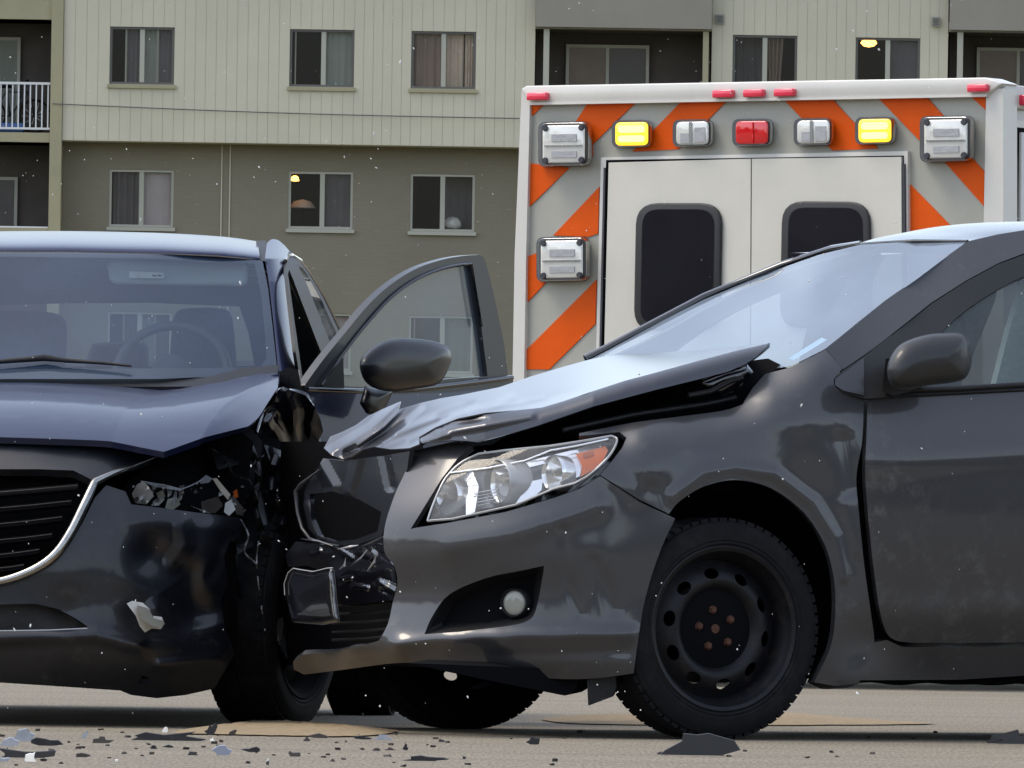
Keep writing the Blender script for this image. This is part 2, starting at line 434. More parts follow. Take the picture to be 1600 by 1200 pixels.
def creases(lst):                   # dents and folds: (polyline px, width px, metres toward viewer)
    def fn(x, y):
        pts = np.stack([np.asarray(x, float), np.asarray(y, float)], -1).reshape(-1, 2); r = np.zeros(len(pts))
        for line, wd, amp in lst:
            p = np.array(line, float); best = np.full(len(pts), 1e18)
            for a, b in zip(p[:-1], p[1:]):
                ab = b - a; t = np.clip(((pts - a) @ ab) / (ab @ ab), 0, 1)
                best = np.minimum(best, ((pts - a - t[:, None] * ab) ** 2).sum(1))
            r += amp * np.exp(-best / (wd * wd))
        return r.reshape(np.shape(x))
    return fn
def ridges(lst):                    # sharp folds (tent profile)
    def fn(x, y):
        pts = np.stack([np.asarray(x, float), np.asarray(y, float)], -1).reshape(-1, 2); r = np.zeros(len(pts))
        for line, wd, amp in lst:
            p = np.array(line, float); best = np.full(len(pts), 1e18)
            for a, b in zip(p[:-1], p[1:]):
                ab = b - a; t = np.clip(((pts - a) @ ab) / (ab @ ab), 0, 1)
                best = np.minimum(best, ((pts - a - t[:, None] * ab) ** 2).sum(1))
            r += amp * np.clip(1 - np.sqrt(best + 2.0) / wd, 0, 1)
        return r.reshape(np.shape(x))
    return fn

def box_vf(c, hx, hy, hz, ax=(1, 0, 0), ay=(0, 1, 0), az=(0, 0, 1)):
    c = np.array(c, float); ax, ay, az = np.array(ax, float), np.array(ay, float), np.array(az, float)
    v = [c + sx * hx * ax + sy * hy * ay + sz * hz * az for sz in (-1, 1) for sy in (-1, 1) for sx in (-1, 1)]
    f = [(0, 2, 3, 1), (4, 5, 7, 6), (0, 1, 5, 4), (2, 6, 7, 3), (0, 4, 6, 2), (1, 3, 7, 5)]
    return np.array(v), f
def box(name, c, hx, hy, hz, m, parent=None, ax=(1, 0, 0), ay=(0, 1, 0), az=(0, 0, 1), bevel=0):
    v, f = box_vf(c, hx, hy, hz, ax, ay, az)
    o = obj(name, v, f, m, parent, False)
    if bevel: bevel_obj(o, bevel)
    return o
def bevel_obj(o, wdt, seg=2):
    bm = bmesh.new(); bm.from_mesh(o.data)
    bmesh.ops.bevel(bm, geom=bm.edges[:], offset=wdt, segments=seg, affect='EDGES', profile=0.5)
    bm.to_mesh(o.data); bm.free()
    o.data.polygons.foreach_set('use_smooth', [True] * len(o.data.polygons))
    o.data.set_sharp_from_angle(angle=R(50))
def prism_vf(pts, off):             # 3D polygon swept by a vector
    p = np.array(pts, float); n = len(p); off = np.array(off, float)
    f = [tuple(range(n)), tuple(range(2 * n - 1, n - 1, -1))] + [(i, i + n, (i + 1) % n + n, (i + 1) % n) for i in range(n)]
    return np.vstack([p, p + off]), f
def prism(name, pts, off, m, parent=None, smooth=False):
    v, f = prism_vf(pts, off); o = obj(name, v, f, m, parent, smooth)
    bm = bmesh.new(); bm.from_mesh(o.data); bmesh.ops.recalc_face_normals(bm, faces=bm.faces[:]); bm.to_mesh(o.data); bm.free()
    return o
def tube_vf(pts, rad, n=8):
    p = np.array(pts, float); k = len(p)
    r = np.broadcast_to(np.asarray(rad, float), (k,)) if np.ndim(rad) < 2 else None
    V = []; T = np.gradient(p, axis=0); T /= np.linalg.norm(T, axis=1, keepdims=True) + 1e-12
    ref = np.array([0, 0, 1.0]) if abs(T[0][2]) < 0.9 else np.array([1.0, 0, 0])
    for i in range(k):
        a = np.cross(T[i], ref); a /= np.linalg.norm(a) + 1e-12; b = np.cross(a, T[i]); ref = b
        for j in range(n):
            t = 2 * math.pi * j / n; V.append(p[i] + r[i] * (math.cos(t) * a + math.sin(t) * b))
    F = [(i * n + j, i * n + (j + 1) % n, (i + 1) * n + (j + 1) % n, (i + 1) * n + j) for i in range(k - 1) for j in range(n)]
    F += [tuple(range(n))[::-1], tuple((k - 1) * n + j for j in range(n))]
    return np.array(V), F
def tube(name, pts, rad, m, parent=None, n=8):
    v, f = tube_vf(pts, rad, n); return obj(name, v, f, m, parent, True, sharp=60)
def loft_vf(rows, ku=6, kv=6):
    g = [spl(r, ku) for r in rows]; g = np.array(g)
    cols = [spl(g[:, j], kv) for j in range(g.shape[1])]
    g = np.array(cols).transpose(1, 0, 2); a, b = g.shape[:2]
    F = [(i * b + j, i * b + j + 1, (i + 1) * b + j + 1, (i + 1) * b + j) for i in range(a - 1) for j in range(b - 1)]
    return g.reshape(-1, 3), F
def loft(name, rows, m, parent=None, ku=6, kv=6):
    v, f = loft_vf(rows, ku, kv); return obj(name, v, f, m, parent, True)
def lathe_vf(prof, c, axis, n=48):  # prof: (radius, offset along axis)
    axis = np.array(axis, float); axis /= np.linalg.norm(axis); u = np.array([0, 0, 1.0]) if abs(axis[2]) < .9 else np.array([1.0, 0, 0]); s = np.cross(axis, u); s /= np.linalg.norm(s)
    V = []
    for r, h in prof:
        for j in range(n):
            t = 2 * math.pi * j / n; V.append(np.array(c) + axis * h + r * (math.cos(t) * u + math.sin(t) * s))
    k = len(prof)
    F = [(i * n + j, (i + 1) * n + j, (i + 1) * n + (j + 1) % n, i * n + (j + 1) % n) for i in range(k - 1) for j in range(n)]
    return np.array(V), F
def lathe(name, prof, c, axis, m, parent=None, n=48, sharp=45):
    v, f = lathe_vf(prof, c, axis, n); return obj(name, v, f, m, parent, True, sharp=sharp)
def join_vf(parts):
    V = []; F = []; k = 0
    for v, f in parts:
        V.append(np.asarray(v)); F += [tuple(i + k for i in q) for q in f]; k += len(v)
    return np.vstack(V), F

# ------------------------------------------------------------------ ground
def sheet(name, x0, x1, y0, y1, z, m, kind='structure', label=None):
    o = obj(name, [(x0, y0, z), (x1, y0, z), (x1, y1, z), (x0, y1, z)], [(0, 1, 2, 3)], m, None, False)
    tag(o, label, None, None, kind); return o
sheet('ground', -1200, 1200, -1200, 1200, -0.012, 'grass', label='dull winter grass around the road')
sheet('road', -400, 400, -12, 120, 0.0, 'road', label='worn sandy grey road surface under the cars')
kv = []
v1, f1 = box_vf((0, 120.15, 0.06), 400, 0.15, 0.075)
tag(obj('kerb', v1, f1, 'vent', None, False), 'pale concrete kerb along the far road edge', None, None, 'structure')
# unseen treeline added behind the camera to darken what the car paint reflects
def added_trees():
    V = []; F = []; nseg = 260; nz = 7
    for i in range(nseg + 1):
        a = R(100 + 340 * 0.0) + (i / nseg) * R(220)          # arc around the back of the scene
        a = R(-200) + (i / nseg) * R(220)
        for k in range(nz + 1):
            hh = 9 + 3.5 * math.sin(i * 0.37) + 2 * math.sin(i * 1.13 + 1) + random.uniform(-1, 1)
            rr = 95 + 4 * math.sin(i * 0.9 + k) + random.uniform(-1.5, 1.5) + 3 * (k / nz)
            V.append((rr * math.cos(a), 20 + rr * math.sin(a), -0.3 + hh * k / nz))
    for i in range(nseg):
        for k in range(nz):
            b = i * (nz + 1) + k; F.append((b, b + nz + 1, b + nz + 2, b + 1))
    o = obj('added_trees', V, F, 'added_trees_dark', None, False)
    o2 = o.modifiers.new('thick', 'SOLIDIFY'); o2.thickness = 3.0
    tag(o, 'dark treeline added out of view for the car paint to reflect', 'added_trees', None, 'stuff')
added_trees()

# ------------------------------------------------------------------ apartment building
BY = 200.0; PM = FPX / BY           # facade plane, pixels per metre there
def bx(px, py, dy=0.0):
    p = W(float(px), float(py), BY); return p[0], p[2]
apt = thing('apartment_building', 'olive and cream apartment block with balconies and sliding windows', 'building', (0, BY + 4, 0))
def bbox(name, x0, x1, z0, z1, y0, y1, m, parent=apt, bevel=0):
    return box(name, ((x0 + x1) / 2, (y0 + y1) / 2, (z0 + z1) / 2), abs(x1 - x0) / 2, abs(y1 - y0) / 2, abs(z1 - z0) / 2, m, parent, bevel=bevel)
X = lambda px, py=150: bx(px, py)[0]
Z = lambda py, px: bx(px, py)[1]
z_over = Z(222, 450)                # lower edge of the overhanging storey
z_top = Z(-150, 450)
xl, xr = X(98), X(835)
TOPWIN = [(222, 87), (503, 91), (693, 94)]
LOWWIN = [(219, 308), (500, 311), (691, 315)]
ROW3 = [(216, 531), (497, 533), (688, 537), (905, 540)]
RWIN = [(1195, 100), (1387, 104)]
WW, WH = 101 / PM, 90 / PM
def wrect(c, w_=WW, h_=WH):
    x, z = bx(*c); return (x - w_ / 2, x + w_ / 2, z - h_ / 2, z + h_ / 2)
# cream boarded wall: every board is a piece of its own
def boards(x0, x1, z0, z1, rects, y, parent, bw=0.198):
    xs = sorted({x0, x1} | {r[0] for r in rects} | {r[1] for r in rects})
    for a, b in zip(xs[:-1], xs[1:]):
        n = max(1, round((b - a) / bw)); s = (b - a) / n
        mid = (a + b) / 2
        iv = [(z0, z1)]
        for r in rects:
            if r[0] < mid < r[1]:
                iv = [q for (p0, p1) in iv for q in ((p0, min(p1, r[2])), (max(p0, r[3]), p1)) if q[1] - q[0] > 0.02]
        for k in range(n):
            for p0, p1 in iv:
                d = random.uniform(0, 0.002)
                bbox('board', a + k * s + 0.0035, a + (k + 1) * s - 0.0035, p0, p1, y - 0.006 - d, y, 'siding', parent)
def wall_with_holes(name, x0, x1, z0, z1, rects, y, m, parent, t=0.22):
    parts = []
    xs = sorted({x0, x1} | {r[0] for r in rects} | {r[1] for r in rects})
    for a, b in zip(xs[:-1], xs[1:]):
        mid = (a + b) / 2; iv = [(z0, z1)]
        for r in rects:
            if r[0] < mid < r[1]:
                iv = [q for (p0, p1) in iv for q in ((p0, min(p1, r[2])), (max(p0, r[3]), p1)) if q[1] - q[0] > 0.02]
        for p0, p1 in iv:
            parts.append(box_vf(((a + b) / 2, y + t / 2, (p0 + p1) / 2), (b - a) / 2, t / 2, (p1 - p0) / 2))
    v, f = join_vf(parts); return obj(name, v, f, m, parent, False)
def window(c, y, kind, m_frame='window_frame', w_=WW, h_=WH):
    x0, x1, z0, z1 = wrect(c, w_, h_)
    fr = 0.045; fy = y + 0.03
    wn = wall_with_holes('window', x0, x1, z0, z1, [(x0 + fr, x1 - fr, z0 + fr, z1 - fr)], fy, m_frame, apt, 0.10)
    xm = (x0 + x1) / 2 + (0.03 if kind in ('lamp', 'green') else 0)
    bbox('sill', x0 - 0.04, x1 + 0.04, z0 - 0.075, z0 - 0.006, y - 0.06, y + 0.1, 'olive_trim' if m_frame == 'window_frame_dark' else 'window_frame', wn)
    bbox('mullion', xm - 0.045, xm + 0.045, z0 + fr, z1 - fr, fy + 0.012, fy + 0.075, 'window_frame', wn)
    g = 0.004
    bbox('pane', x0 + fr, xm - 0.045, z0 + fr, z1 - fr, fy + 0.045, fy + 0.045 + g, 'house_glass', wn)
    bbox('pane', xm + 0.045, x1 - fr, z0 + fr, z1 - fr, fy + 0.035, fy + 0.035 + g, 'house_glass', wn)
    # the room behind
    d = 2.4; yy = y + 0.23
    rv = [(x0 - .3, yy, z0 - .3), (x1 + .3, yy, z0 - .3), (x1 + .3, yy, z1 + .25), (x0 - .3, yy, z1 + .25)]
    rv += [(a, yy + d, c_) for a, b, c_ in rv]
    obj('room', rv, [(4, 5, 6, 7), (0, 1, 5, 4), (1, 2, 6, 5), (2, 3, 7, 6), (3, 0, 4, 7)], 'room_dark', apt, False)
    def curtain(a, b, m, lo=z0, hi=z1, yo=0.165, amp=0.03, taper=0.0):
        n = 36; V = []; F = []
        for i in range(n + 1):
            t = i / n; xx = a + (b - a) * t
            for s in (0, 0.5, 1):
                V.append((xx + taper * (b - a) * (0.5 - t) * (1 - s) * (0.7 if s < 1 else 0), y + yo + amp * math.sin(t * 26), lo + (hi - lo) * s))
        for i in range(n):
            for s in range(2): q = i * 3 + s; F.append((q, q + 3, q + 4, q + 1))
        obj('curtain', V, F, m, apt, True)
    ww = x1 - x0
    if kind == 'four':
        for q in (0.25, 0.74): bbox('mullion', x0 + ww * q - 0.018, x0 + ww * q + 0.018, z0 + fr, z1 - fr, fy + 0.055, fy + 0.08, 'window_frame', wn)
        curtain(x0 + 0.24 * ww, xm, 'curtain_dark', amp=0.01); curtain(xm, x0 + 0.74 * ww, 'curtain_green', amp=0.004); curtain(x0 + .74 * ww, x1, 'curtain_dark', amp=0.004)
    if kind == 'green': curtain(xm, x1, 'curtain_green', amp=0.008); bbox('mullion', x0 + ww * .08, x0 + ww * .10, z0 + fr, z1 - fr, fy + 0.055, fy + 0.08, 'window_frame', wn)
    if kind == 'beige': curtain(x0, xm, 'curtain_brown', amp=0.02); curtain(xm, xm + .62 * (x1 - xm), 'curtain_beige', amp=0.02); curtain(xm + .66 * (x1 - xm), x1, 'curtain_beige', amp=0.02)
    if kind == 'mauve': curtain(x0 + 0.06 * ww, xm, 'curtain_dark', amp=0.04); curtain(xm, x1 - 0.03, 'curtain_mauve', amp=0.003)
    if kind == 'lamp':
        lathe('lamp_shade', [(0.02, 0.10), (0.06, 0.08), (0.085, 0.0), (0.0, -0.01)], (x0 + 0.11, y + 0.42, z1 - 0.17), (0, 0, 1), 'lamp_warm', apt, 16)
        lathe('lamp_shade', [(0.02, 0.16), (0.17, 0.12), (0.26, 0.0), (0.25, -0.01), (0.0, 0.02)], (x0 + 0.26, y + 0.55, z0 + 0.42), (0, 0, 1), 'curtain_beige', apt, 20)
        tube('lamp_stand', [(x0 + .26, y + .55, z0 - .2), (x0 + .26, y + .55, z0 + .46)], 0.02, 'deep_black', apt)
        curtain(xm, x1, 'curtain_dark', amp=0.01)
    if kind == 'cushion':
        V, F = lathe_vf([(0.0, 0.16), (0.09, 0.15), (0.16, 0.08), (0.18, 0.0), (0.14, -0.07), (0, -0.08)], (xm + 0.20, y + 0.30, z0 + 0.13), (0, 0, 1), 20)
        V = V + rng.normal(0, 0.012, V.shape)
        obj('cushion', V, F, 'white_plastic', apt, True)
        curtain(xm, x1, 'curtain_dark', yo=.55, amp=0.006)
    if kind == 'drape': curtain(xm, x0 + .80 * ww, 'curtain_brown', amp=0.05, taper=0.6); curtain(x0, xm, 'curtain_dark', yo=.5)
    if kind == 'ceiling':
        lathe('lamp_shade', [(0.0, 0.05), (0.13, 0.05), (0.16, 0.0), (0.10, -0.06), (0, -0.08)], (x0 + 0.28, y + 0.9, z1 - 0.06), (0, 0, 1), 'lamp_warm', apt, 20)
        curtain(xm, x1, 'curtain_dark', amp=0.004)
# upper storey left, overhanging
up_rects = [wrect(c) for c in TOPWIN]
wall_with_holes('upper_wall', xl, xr, z_over, z_top, up_rects, BY, 'siding_gap', apt)
boards(xl, xr, z_over - 0.03, z_top, up_rects, BY - 0.001, apt)
bbox('soffit', xl, xr, z_over - 0.04, z_over - 0.002, BY + 0.02, BY + 0.75, 'siding_gap')
for c, k in zip(TOPWIN, ('four', 'green', 'beige')): window(c, BY, k, 'window_frame_dark')
# storeys below, set back
LBY = BY + 0.62
low = [wrect(c) for c in LOWWIN + ROW3]
wall_with_holes('lower_wall', xl, X(1700), -0.3, z_over - 0.04, low, LBY, 'olive_brick', apt)
for c, k in zip(LOWWIN + ROW3, ('mauve', 'lamp', 'cushion', 'four', 'mauve', 'green', 'beige')): window(c, LBY, k)
for px in (347, 360): bbox('downpipe', X(px) - 0.012, X(px) + 0.012, -0.2, z_over - 0.05, LBY - 0.02, LBY - 0.004, 'siding_gap')
# left balcony bay
xp0, xp1 = X(79), X(97.5)
bbox('corner_post', xp0, xp1, -0.2, z_top, BY - 0.06, BY + 1.7, 'olive_trim')
xb = X(-260)
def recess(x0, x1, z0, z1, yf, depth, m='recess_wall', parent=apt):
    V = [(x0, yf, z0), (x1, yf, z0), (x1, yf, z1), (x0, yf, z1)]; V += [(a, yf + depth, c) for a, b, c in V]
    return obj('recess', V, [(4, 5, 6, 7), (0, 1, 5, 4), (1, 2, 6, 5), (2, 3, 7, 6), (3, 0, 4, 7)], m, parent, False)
za, zb, zc, zd = Z(30, 40), Z(207, 40), Z(222, 40), Z(356, 40)
ze = zd - (zb - zc) ; zf = ze - (zc - zd)
bbox('lintel', xb, xp0 - .002, za, z_top, BY + 0.0, BY + 1.6, 'olive_trim')
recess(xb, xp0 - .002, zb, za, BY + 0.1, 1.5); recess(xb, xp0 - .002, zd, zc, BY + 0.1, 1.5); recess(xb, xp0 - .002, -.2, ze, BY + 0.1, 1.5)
for lo, hi in ((zc, zb), (ze, zd)): bbox('balcony_slab', xb, xp0 - .004, lo, hi, BY - 0.02, BY + 1.58, 'olive_trim')
def slider(x0, x1, z0, z1, y, m1='curtain_green', m2='curtain_dark'):
    o = wall_with_holes('sliding_door', x0, x1, z0, z1, [(x0 + .06, (x0 + x1) / 2 - .03, z0 + .06, z1 - .06), ((x0 + x1) / 2 + .03, x1 - .06, z0 + .06, z1 - .06)], y, 'window_frame', apt, 0.08)
    bbox('curtain', x0 + .06, (x0 + x1) / 2 - .03, z0 + .06, z1 - .06, y + .05, y + .07, m1, o)
    bbox('curtain', (x0 + x1) / 2 + .03, x1 - .06, z0 + .06, z1 - .06, y + .05, y + .07, m2, o)
    for a, b in ((x0 + .06, (x0 + x1) / 2 - .03), ((x0 + x1) / 2 + .03, x1 - .06)): bbox('pane', a, b, z0 + .06, z1 - .06, y + .02, y + .024, 'house_glass', o)
slider(X(-120), X(25), zb + .02, Z(52, 20), BY + 1.5, 'curtain_dark', 'curtain_green'); slider(X(-120), X(24), zd + .02, Z(272, 20), BY + 1.5)
def railing(z0, z1):
    yy = BY + 0.06
    rl = bbox('railing', xb, xp0 - .01, z1 - .045, z1, yy - .025, yy + .025, 'rail_white')
    bbox('bottom_rail', xb, xp0 - .01, z0 + .06, z0 + .10, yy - .02, yy + .02, 'rail_white', rl)
    n = int((xp0 - xb) / 0.113)
    for i in range(n): 
        xx = xp0 - .05 - i * .113
        bbox('baluster', xx - .013, xx + .013, z0 + .10, z1 - .045, yy - .012, yy + .012, 'rail_white', rl)
railing(zb, Z(128, 40)); railing(zd - .9, zd + 0.03)
# protruding balcony boxes and recesses on the right
for (a, b, py, dk) in ((835, 1110, 45, 0), (1481, 1760, 50, 1)):
    x0, x1 = X(a), X(b); zp = Z(py, (a + b) / 2); zfl = z_over
    bbox('balcony_parapet', x0, x1, zp, z_top, BY - 0.35, BY - 0.25, 'taupe_panel')
    bbox('balcony_slab', x0, x1, zp - .03, zp + .15, BY - 0.248, BY + 1.3, 'taupe_panel')
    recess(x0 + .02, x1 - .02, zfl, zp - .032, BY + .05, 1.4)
    bbox('post', x0 + .16, x0 + .27, zfl, zp - .034, BY - .2, BY - .09, 'window_frame')
    bbox('post', x1 - .16, x1 - .05, zfl, zp - .034, BY - .2, BY - .09, 'olive_trim')
    slider(x0 + .6, x0 + 2.2, zfl + .1, Z(py + 20, (a + b) / 2), BY + 1.3, 'curtain_brown', 'curtain_dark')
    bbox('balcony_slab', x0, x1, zfl - .2, zfl, BY - .3, BY + 1.4, 'taupe_panel')
r_rects = [wrect(c) for c in RWIN]
x0, x1 = X(1110) + .01, X(1481) - .01
wall_with_holes('upper_wall', x0, x1, z_over, z_top, r_rects, BY, 'siding_gap', apt)
boards(x0, x1, z_over - .03, z_top, r_rects, BY - .001, apt)
for c, k in zip(RWIN, ('drape', 'ceiling')): window(c, BY, k, 'window_frame_dark')
for px, py in ((1125, 30), (1462, 34)):
    x, z = bx(px, py); vt = bbox('vent', x - .08, x + .08, z - .09, z + .09, BY - .07, BY - .03, 'vent')
    for k in range(4): bbox('louvre', x - .055, x + .055, z - .06 + k * .035, z - .045 + k * .035, BY - .085, BY - .071, 'window_frame_dark', vt)
# the block goes on to both sides of the picture
for a, b, wins in ((-1500, -262, (-380, -660, -850, -1130, -1320)), (1762, 2700, (1860, 2050, 2330, 2520))):
    x0, x1 = X(a), X(b)
    tw = [(p, 91 + (p - 503) * .0157) for p in wins]; lw_ = [(p, 311 + (p - 500) * .0157) for p in wins] + [(p, 533 + (p - 500) * .0157) for p in wins]
    ur = [wrect(c) for c in tw]; lr = [wrect(c) for c in lw_]
    wall_with_holes('upper_wall', x0, x1, z_over, z_top, ur, BY, 'siding_gap', apt); boards(x0, x1, z_over - .03, z_top, ur, BY - .001, apt)
    wall_with_holes('lower_wall', x0, x1, -.3, z_over - .04, lr, LBY, 'olive_brick', apt)
    bbox('soffit', x0, x1, z_over - .04, z_over - .002, BY + .02, BY + .75, 'siding_gap')
    for i, c in enumerate(tw): window(c, BY, ('green', 'beige', 'four')[i % 3], 'window_frame_dark')
    for i, c in enumerate(lw_): window(c, LBY, ('mauve', 'four', 'green')[i % 3])
bbox('roof', X(-1500), X(2700), z_top, z_top + .4, BY - .5, BY + 12, 'roof_dark')
bbox('rear_wall', X(-1500), X(2700), -.3, z_top - .01, BY + 11, BY + 11.3, 'olive_brick')
# service cable hanging along the facade
pa, pb = W(82., 162., BY - .12), W(812., 185., BY - .12)
cp = [pa + (pb - pa) * t - np.array([0, 0, .04 * math.sin(math.pi * t)]) for t in np.linspace(0, 1, 20)]
tag(tube('cable', cp, 0.012, 'cable', None, 6), 'thin dark cable strung across the cream boarded wall', 'cable')
# bicycle kept on the balcony
bk = thing('bicycle', 'dark bicycle leaning behind the white balcony railing', 'bicycle', (X(18), BY + .6, zb))
bxx, bz = X(18), zb + .02
for dx in (-.45, .42):
    t = [(bxx + dx + .31 * math.cos(a), BY + .6, bz + .32 + .31 * math.sin(a)) for a in np.linspace(0, 2 * math.pi, 25)]
    wv = tube('wheel', t, 0.024, 'rubber', bk, 6)
    v_, f_ = join_vf([tube_vf([(bxx + dx, BY + .6, bz + .32), (bxx + dx + .3 * math.cos(a), BY + .6, bz + .32 + .3 * math.sin(a))], .005, 4) for a in np.linspace(0, 2 * math.pi, 11)[:-1]])
    obj('spokes', v_, f_, 'chrome', wv)
fp = lambda a, b: (bxx + a, BY + .6, bz + b)
v_, f_ = join_vf([tube_vf([fp(*a), fp(*b)], .02, 6) for a, b in (((-.45, .32), (-.05, .32)), ((-.05, .32), (.30, .78)), ((.30, .78), (-.12, .78)), ((-.12, .85), (-.05, .32)), ((-.45, .32), (-.12, .78)), ((.28, .95), (.42, .32)))])
obj('frame', v_, f_, 'screw', bk)
obj('handlebar', *tube_vf([fp(.28, .95), (bxx + .3, BY + .35, bz + 1.0), (bxx + .25, BY + .32, bz + .98)], .016, 6), 'deep_black', bk)
obj('saddle', *box_vf(fp(-.14, .88), .12, .06, .03), 'deep_black', bk)
tag(box('storage_tub', (X(14), BY + .35, zb + .10), .28, .18, .09, 'blue_plastic', None, bevel=.03), 'low blue plastic tub on the balcony floor', 'tub')

# ------------------------------------------------------------------ ambulance
AYAW = R(33)
AR = np.array([math.cos(AYAW), -math.sin(AYAW)]); AN = np.array([-math.sin(AYAW), -math.cos(AYAW)])
AP = W(1175., 400., 45.6)[:2]
AMB = Frame(AP, AN)                 # forward axis of the frame = out of the rear face
amb = thing('ambulance', 'white box ambulance with orange chevrons and flashing yellow lamps, parked behind the wrecks', 'ambulance', (*AP, 0))
AN3 = np.array([AN[0], AN[1], 0]); AR3 = np.array([AR[0], AR[1], 0]); UZ = np.array([0, 0, 1.0])
def A(px, py, off=0.0): return AMB.pt(float(px), float(py), 'f', off)
def apoly(name, pts, off, t, m, parent=amb):
    return prism(name, [A(x, y, off) for x, y in pts], -AN3 * t, m, parent)
tl, trr = A(817, 137), A(1560, 124)
pz = lambda P: P[2]
uL = (A(806, 450)[:2] - AP) @ AR; uR = (A(1562, 300)[:2] - AP) @ AR
ztop = (A(1175, 130)[2])
def au(u, z, off): 
    p = AP + u * AR; return np.array([p[0] + AN[0] * off, p[1] + AN[1] * off, z])
LEN = 3.9
bc = (uL + uR) / 2
body = box('body', au(bc, (0.55 + ztop - .02) / 2, -LEN / 2 - .004), (uR - uL) / 2 - .01, LEN / 2, (ztop - .02 - 0.55) / 2, 'ambulance_white', amb, ax=AR3, ay=AN3, bevel=.02)
# corner posts, roof rail
apoly('corner_trim', [(815, 140), (828, 156), (822, 400), (818, 640), (800, 640), (804, 400)], .028, .10, 'ambulance_white')
apoly('corner_trim', [(1541, 140), (1567, 138), (1568, 640), (1535, 640), (1537, 350)], .028, .12, 'ambulance_white')
rr = apoly('roof_rail', [(814, 139), (822, 134), (1540, 121), (1566, 130), (1541, 148), (828, 161)], .045, .14, 'ambulance_white')
bevel_obj(rr, .006)
apoly('rail_lip', [(828, 160), (1541, 147), (1541, 151), (828, 164)], .05, .06, 'ambulance_white')
side_n = AR3
# rear face background and chevron stripes
apoly('rear_panel', [(827, 162), (1541, 149), (1536, 640), (818, 640)], .004, .02, 'stripe_grey')
OR_L = [[(830, 164), (850, 163), (829, 183)], [(917, 163), (992, 161), (925, 226), (925, 245), (900, 245), (880, 205), (900, 189)],
        [(1065, 158), (1136, 157), (1060, 233), (988, 237)],
        [(827, 255), (889, 262), (826, 324)], [(936, 292), (934, 365), (920, 370), (864, 368)],
        [(824, 401), (850, 391), (852, 442), (823, 473)], [(932, 437), (930, 506), (858, 577), (820, 577), (820, 549)],
        [(818, 640), (860, 600), (930, 560), (929, 600), (890, 640)]]
OR_R = [[(1226, 157), (1300, 155), (1372, 232), (1300, 235)], [(1372, 153), (1447, 151), (1475, 182), (1470, 250), (1435, 218)],
        [(1516, 150), (1540, 149), (1540, 172)], [(1473, 250), (1515, 243), (1538, 268), (1537, 322)],
        [(1421, 287), (1492, 360), (1560, 430), (1536, 470), (1420, 362)]]
for p in OR_L + OR_R: apoly('chevron_stripe', p, .010, .006, 'stripe_orange')
# door surround and doors
dfr = apoly('door_surround', [(939, 246), (1418, 236), (1421, 640), (929, 640)], .030, .03, 'ambulance_white')
apoly('door_gap', [(947, 250), (1412, 243), (1414, 640), (936, 640)], .032, .004, 'deep_black')
d1 = apoly('rear_door', [(951, 254), (1173, 248), (1171, 640), (942, 640)], .045, .05, 'ambulance_door')
d2 = apoly('rear_door', [(1175, 248), (1408, 245), (1410, 640), (1173, 640)], .045, .05, 'ambulance_door')
for q in ([(943, 262), (946, 262), (939, 560), (936, 560)], [(1410, 256), (1413, 256), (1416, 560), (1413, 560)]): apoly('hinge', q, .042, .02, 'screw', d1 if q[0][0] < 1000 else d2)
def rrect(pts, r, n=5):             # rounded quad
    p = np.array(pts, float); out = []
    for i in range(4):
        a, b, c = p[i - 1], p[i], p[(i + 1) % 4]
        u = (a - b) / np.linalg.norm(a - b); v = (c - b) / np.linalg.norm(c - b)
        for k in range(n + 1):
            t = k / n; q = (1 - t) ** 2 * (b + u * r) + 2 * t * (1 - t) * b + t * t * (b + v * r); out.append(tuple(q))
    return out
for d, q in ((d1, [(993, 317), (1127, 317), (1123, 515), (989, 517)]), (d2, [(1221, 314), (1358, 315), (1360, 512), (1217, 513)])):
    wf = apoly('window_frame', rrect(q, 34), .066, .02, 'gasket', d)
    c = np.mean(q, 0); q2 = [tuple(c + (np.array(a) - c) * np.array([.84, .90])) for a in q]
    bevel_obj(wf, .008)
    apoly('window_glass', rrect(q2, 26), .070, .003, 'dark_glass', wf)
    apoly('window_backing', rrect(q2, 26), .0665, .0004, 'reflection_backing', wf)
apoly('door_handle', [(1140, 560), (1165, 560), (1165, 600), (1140, 600)], .08, .03, 'chrome', d1)
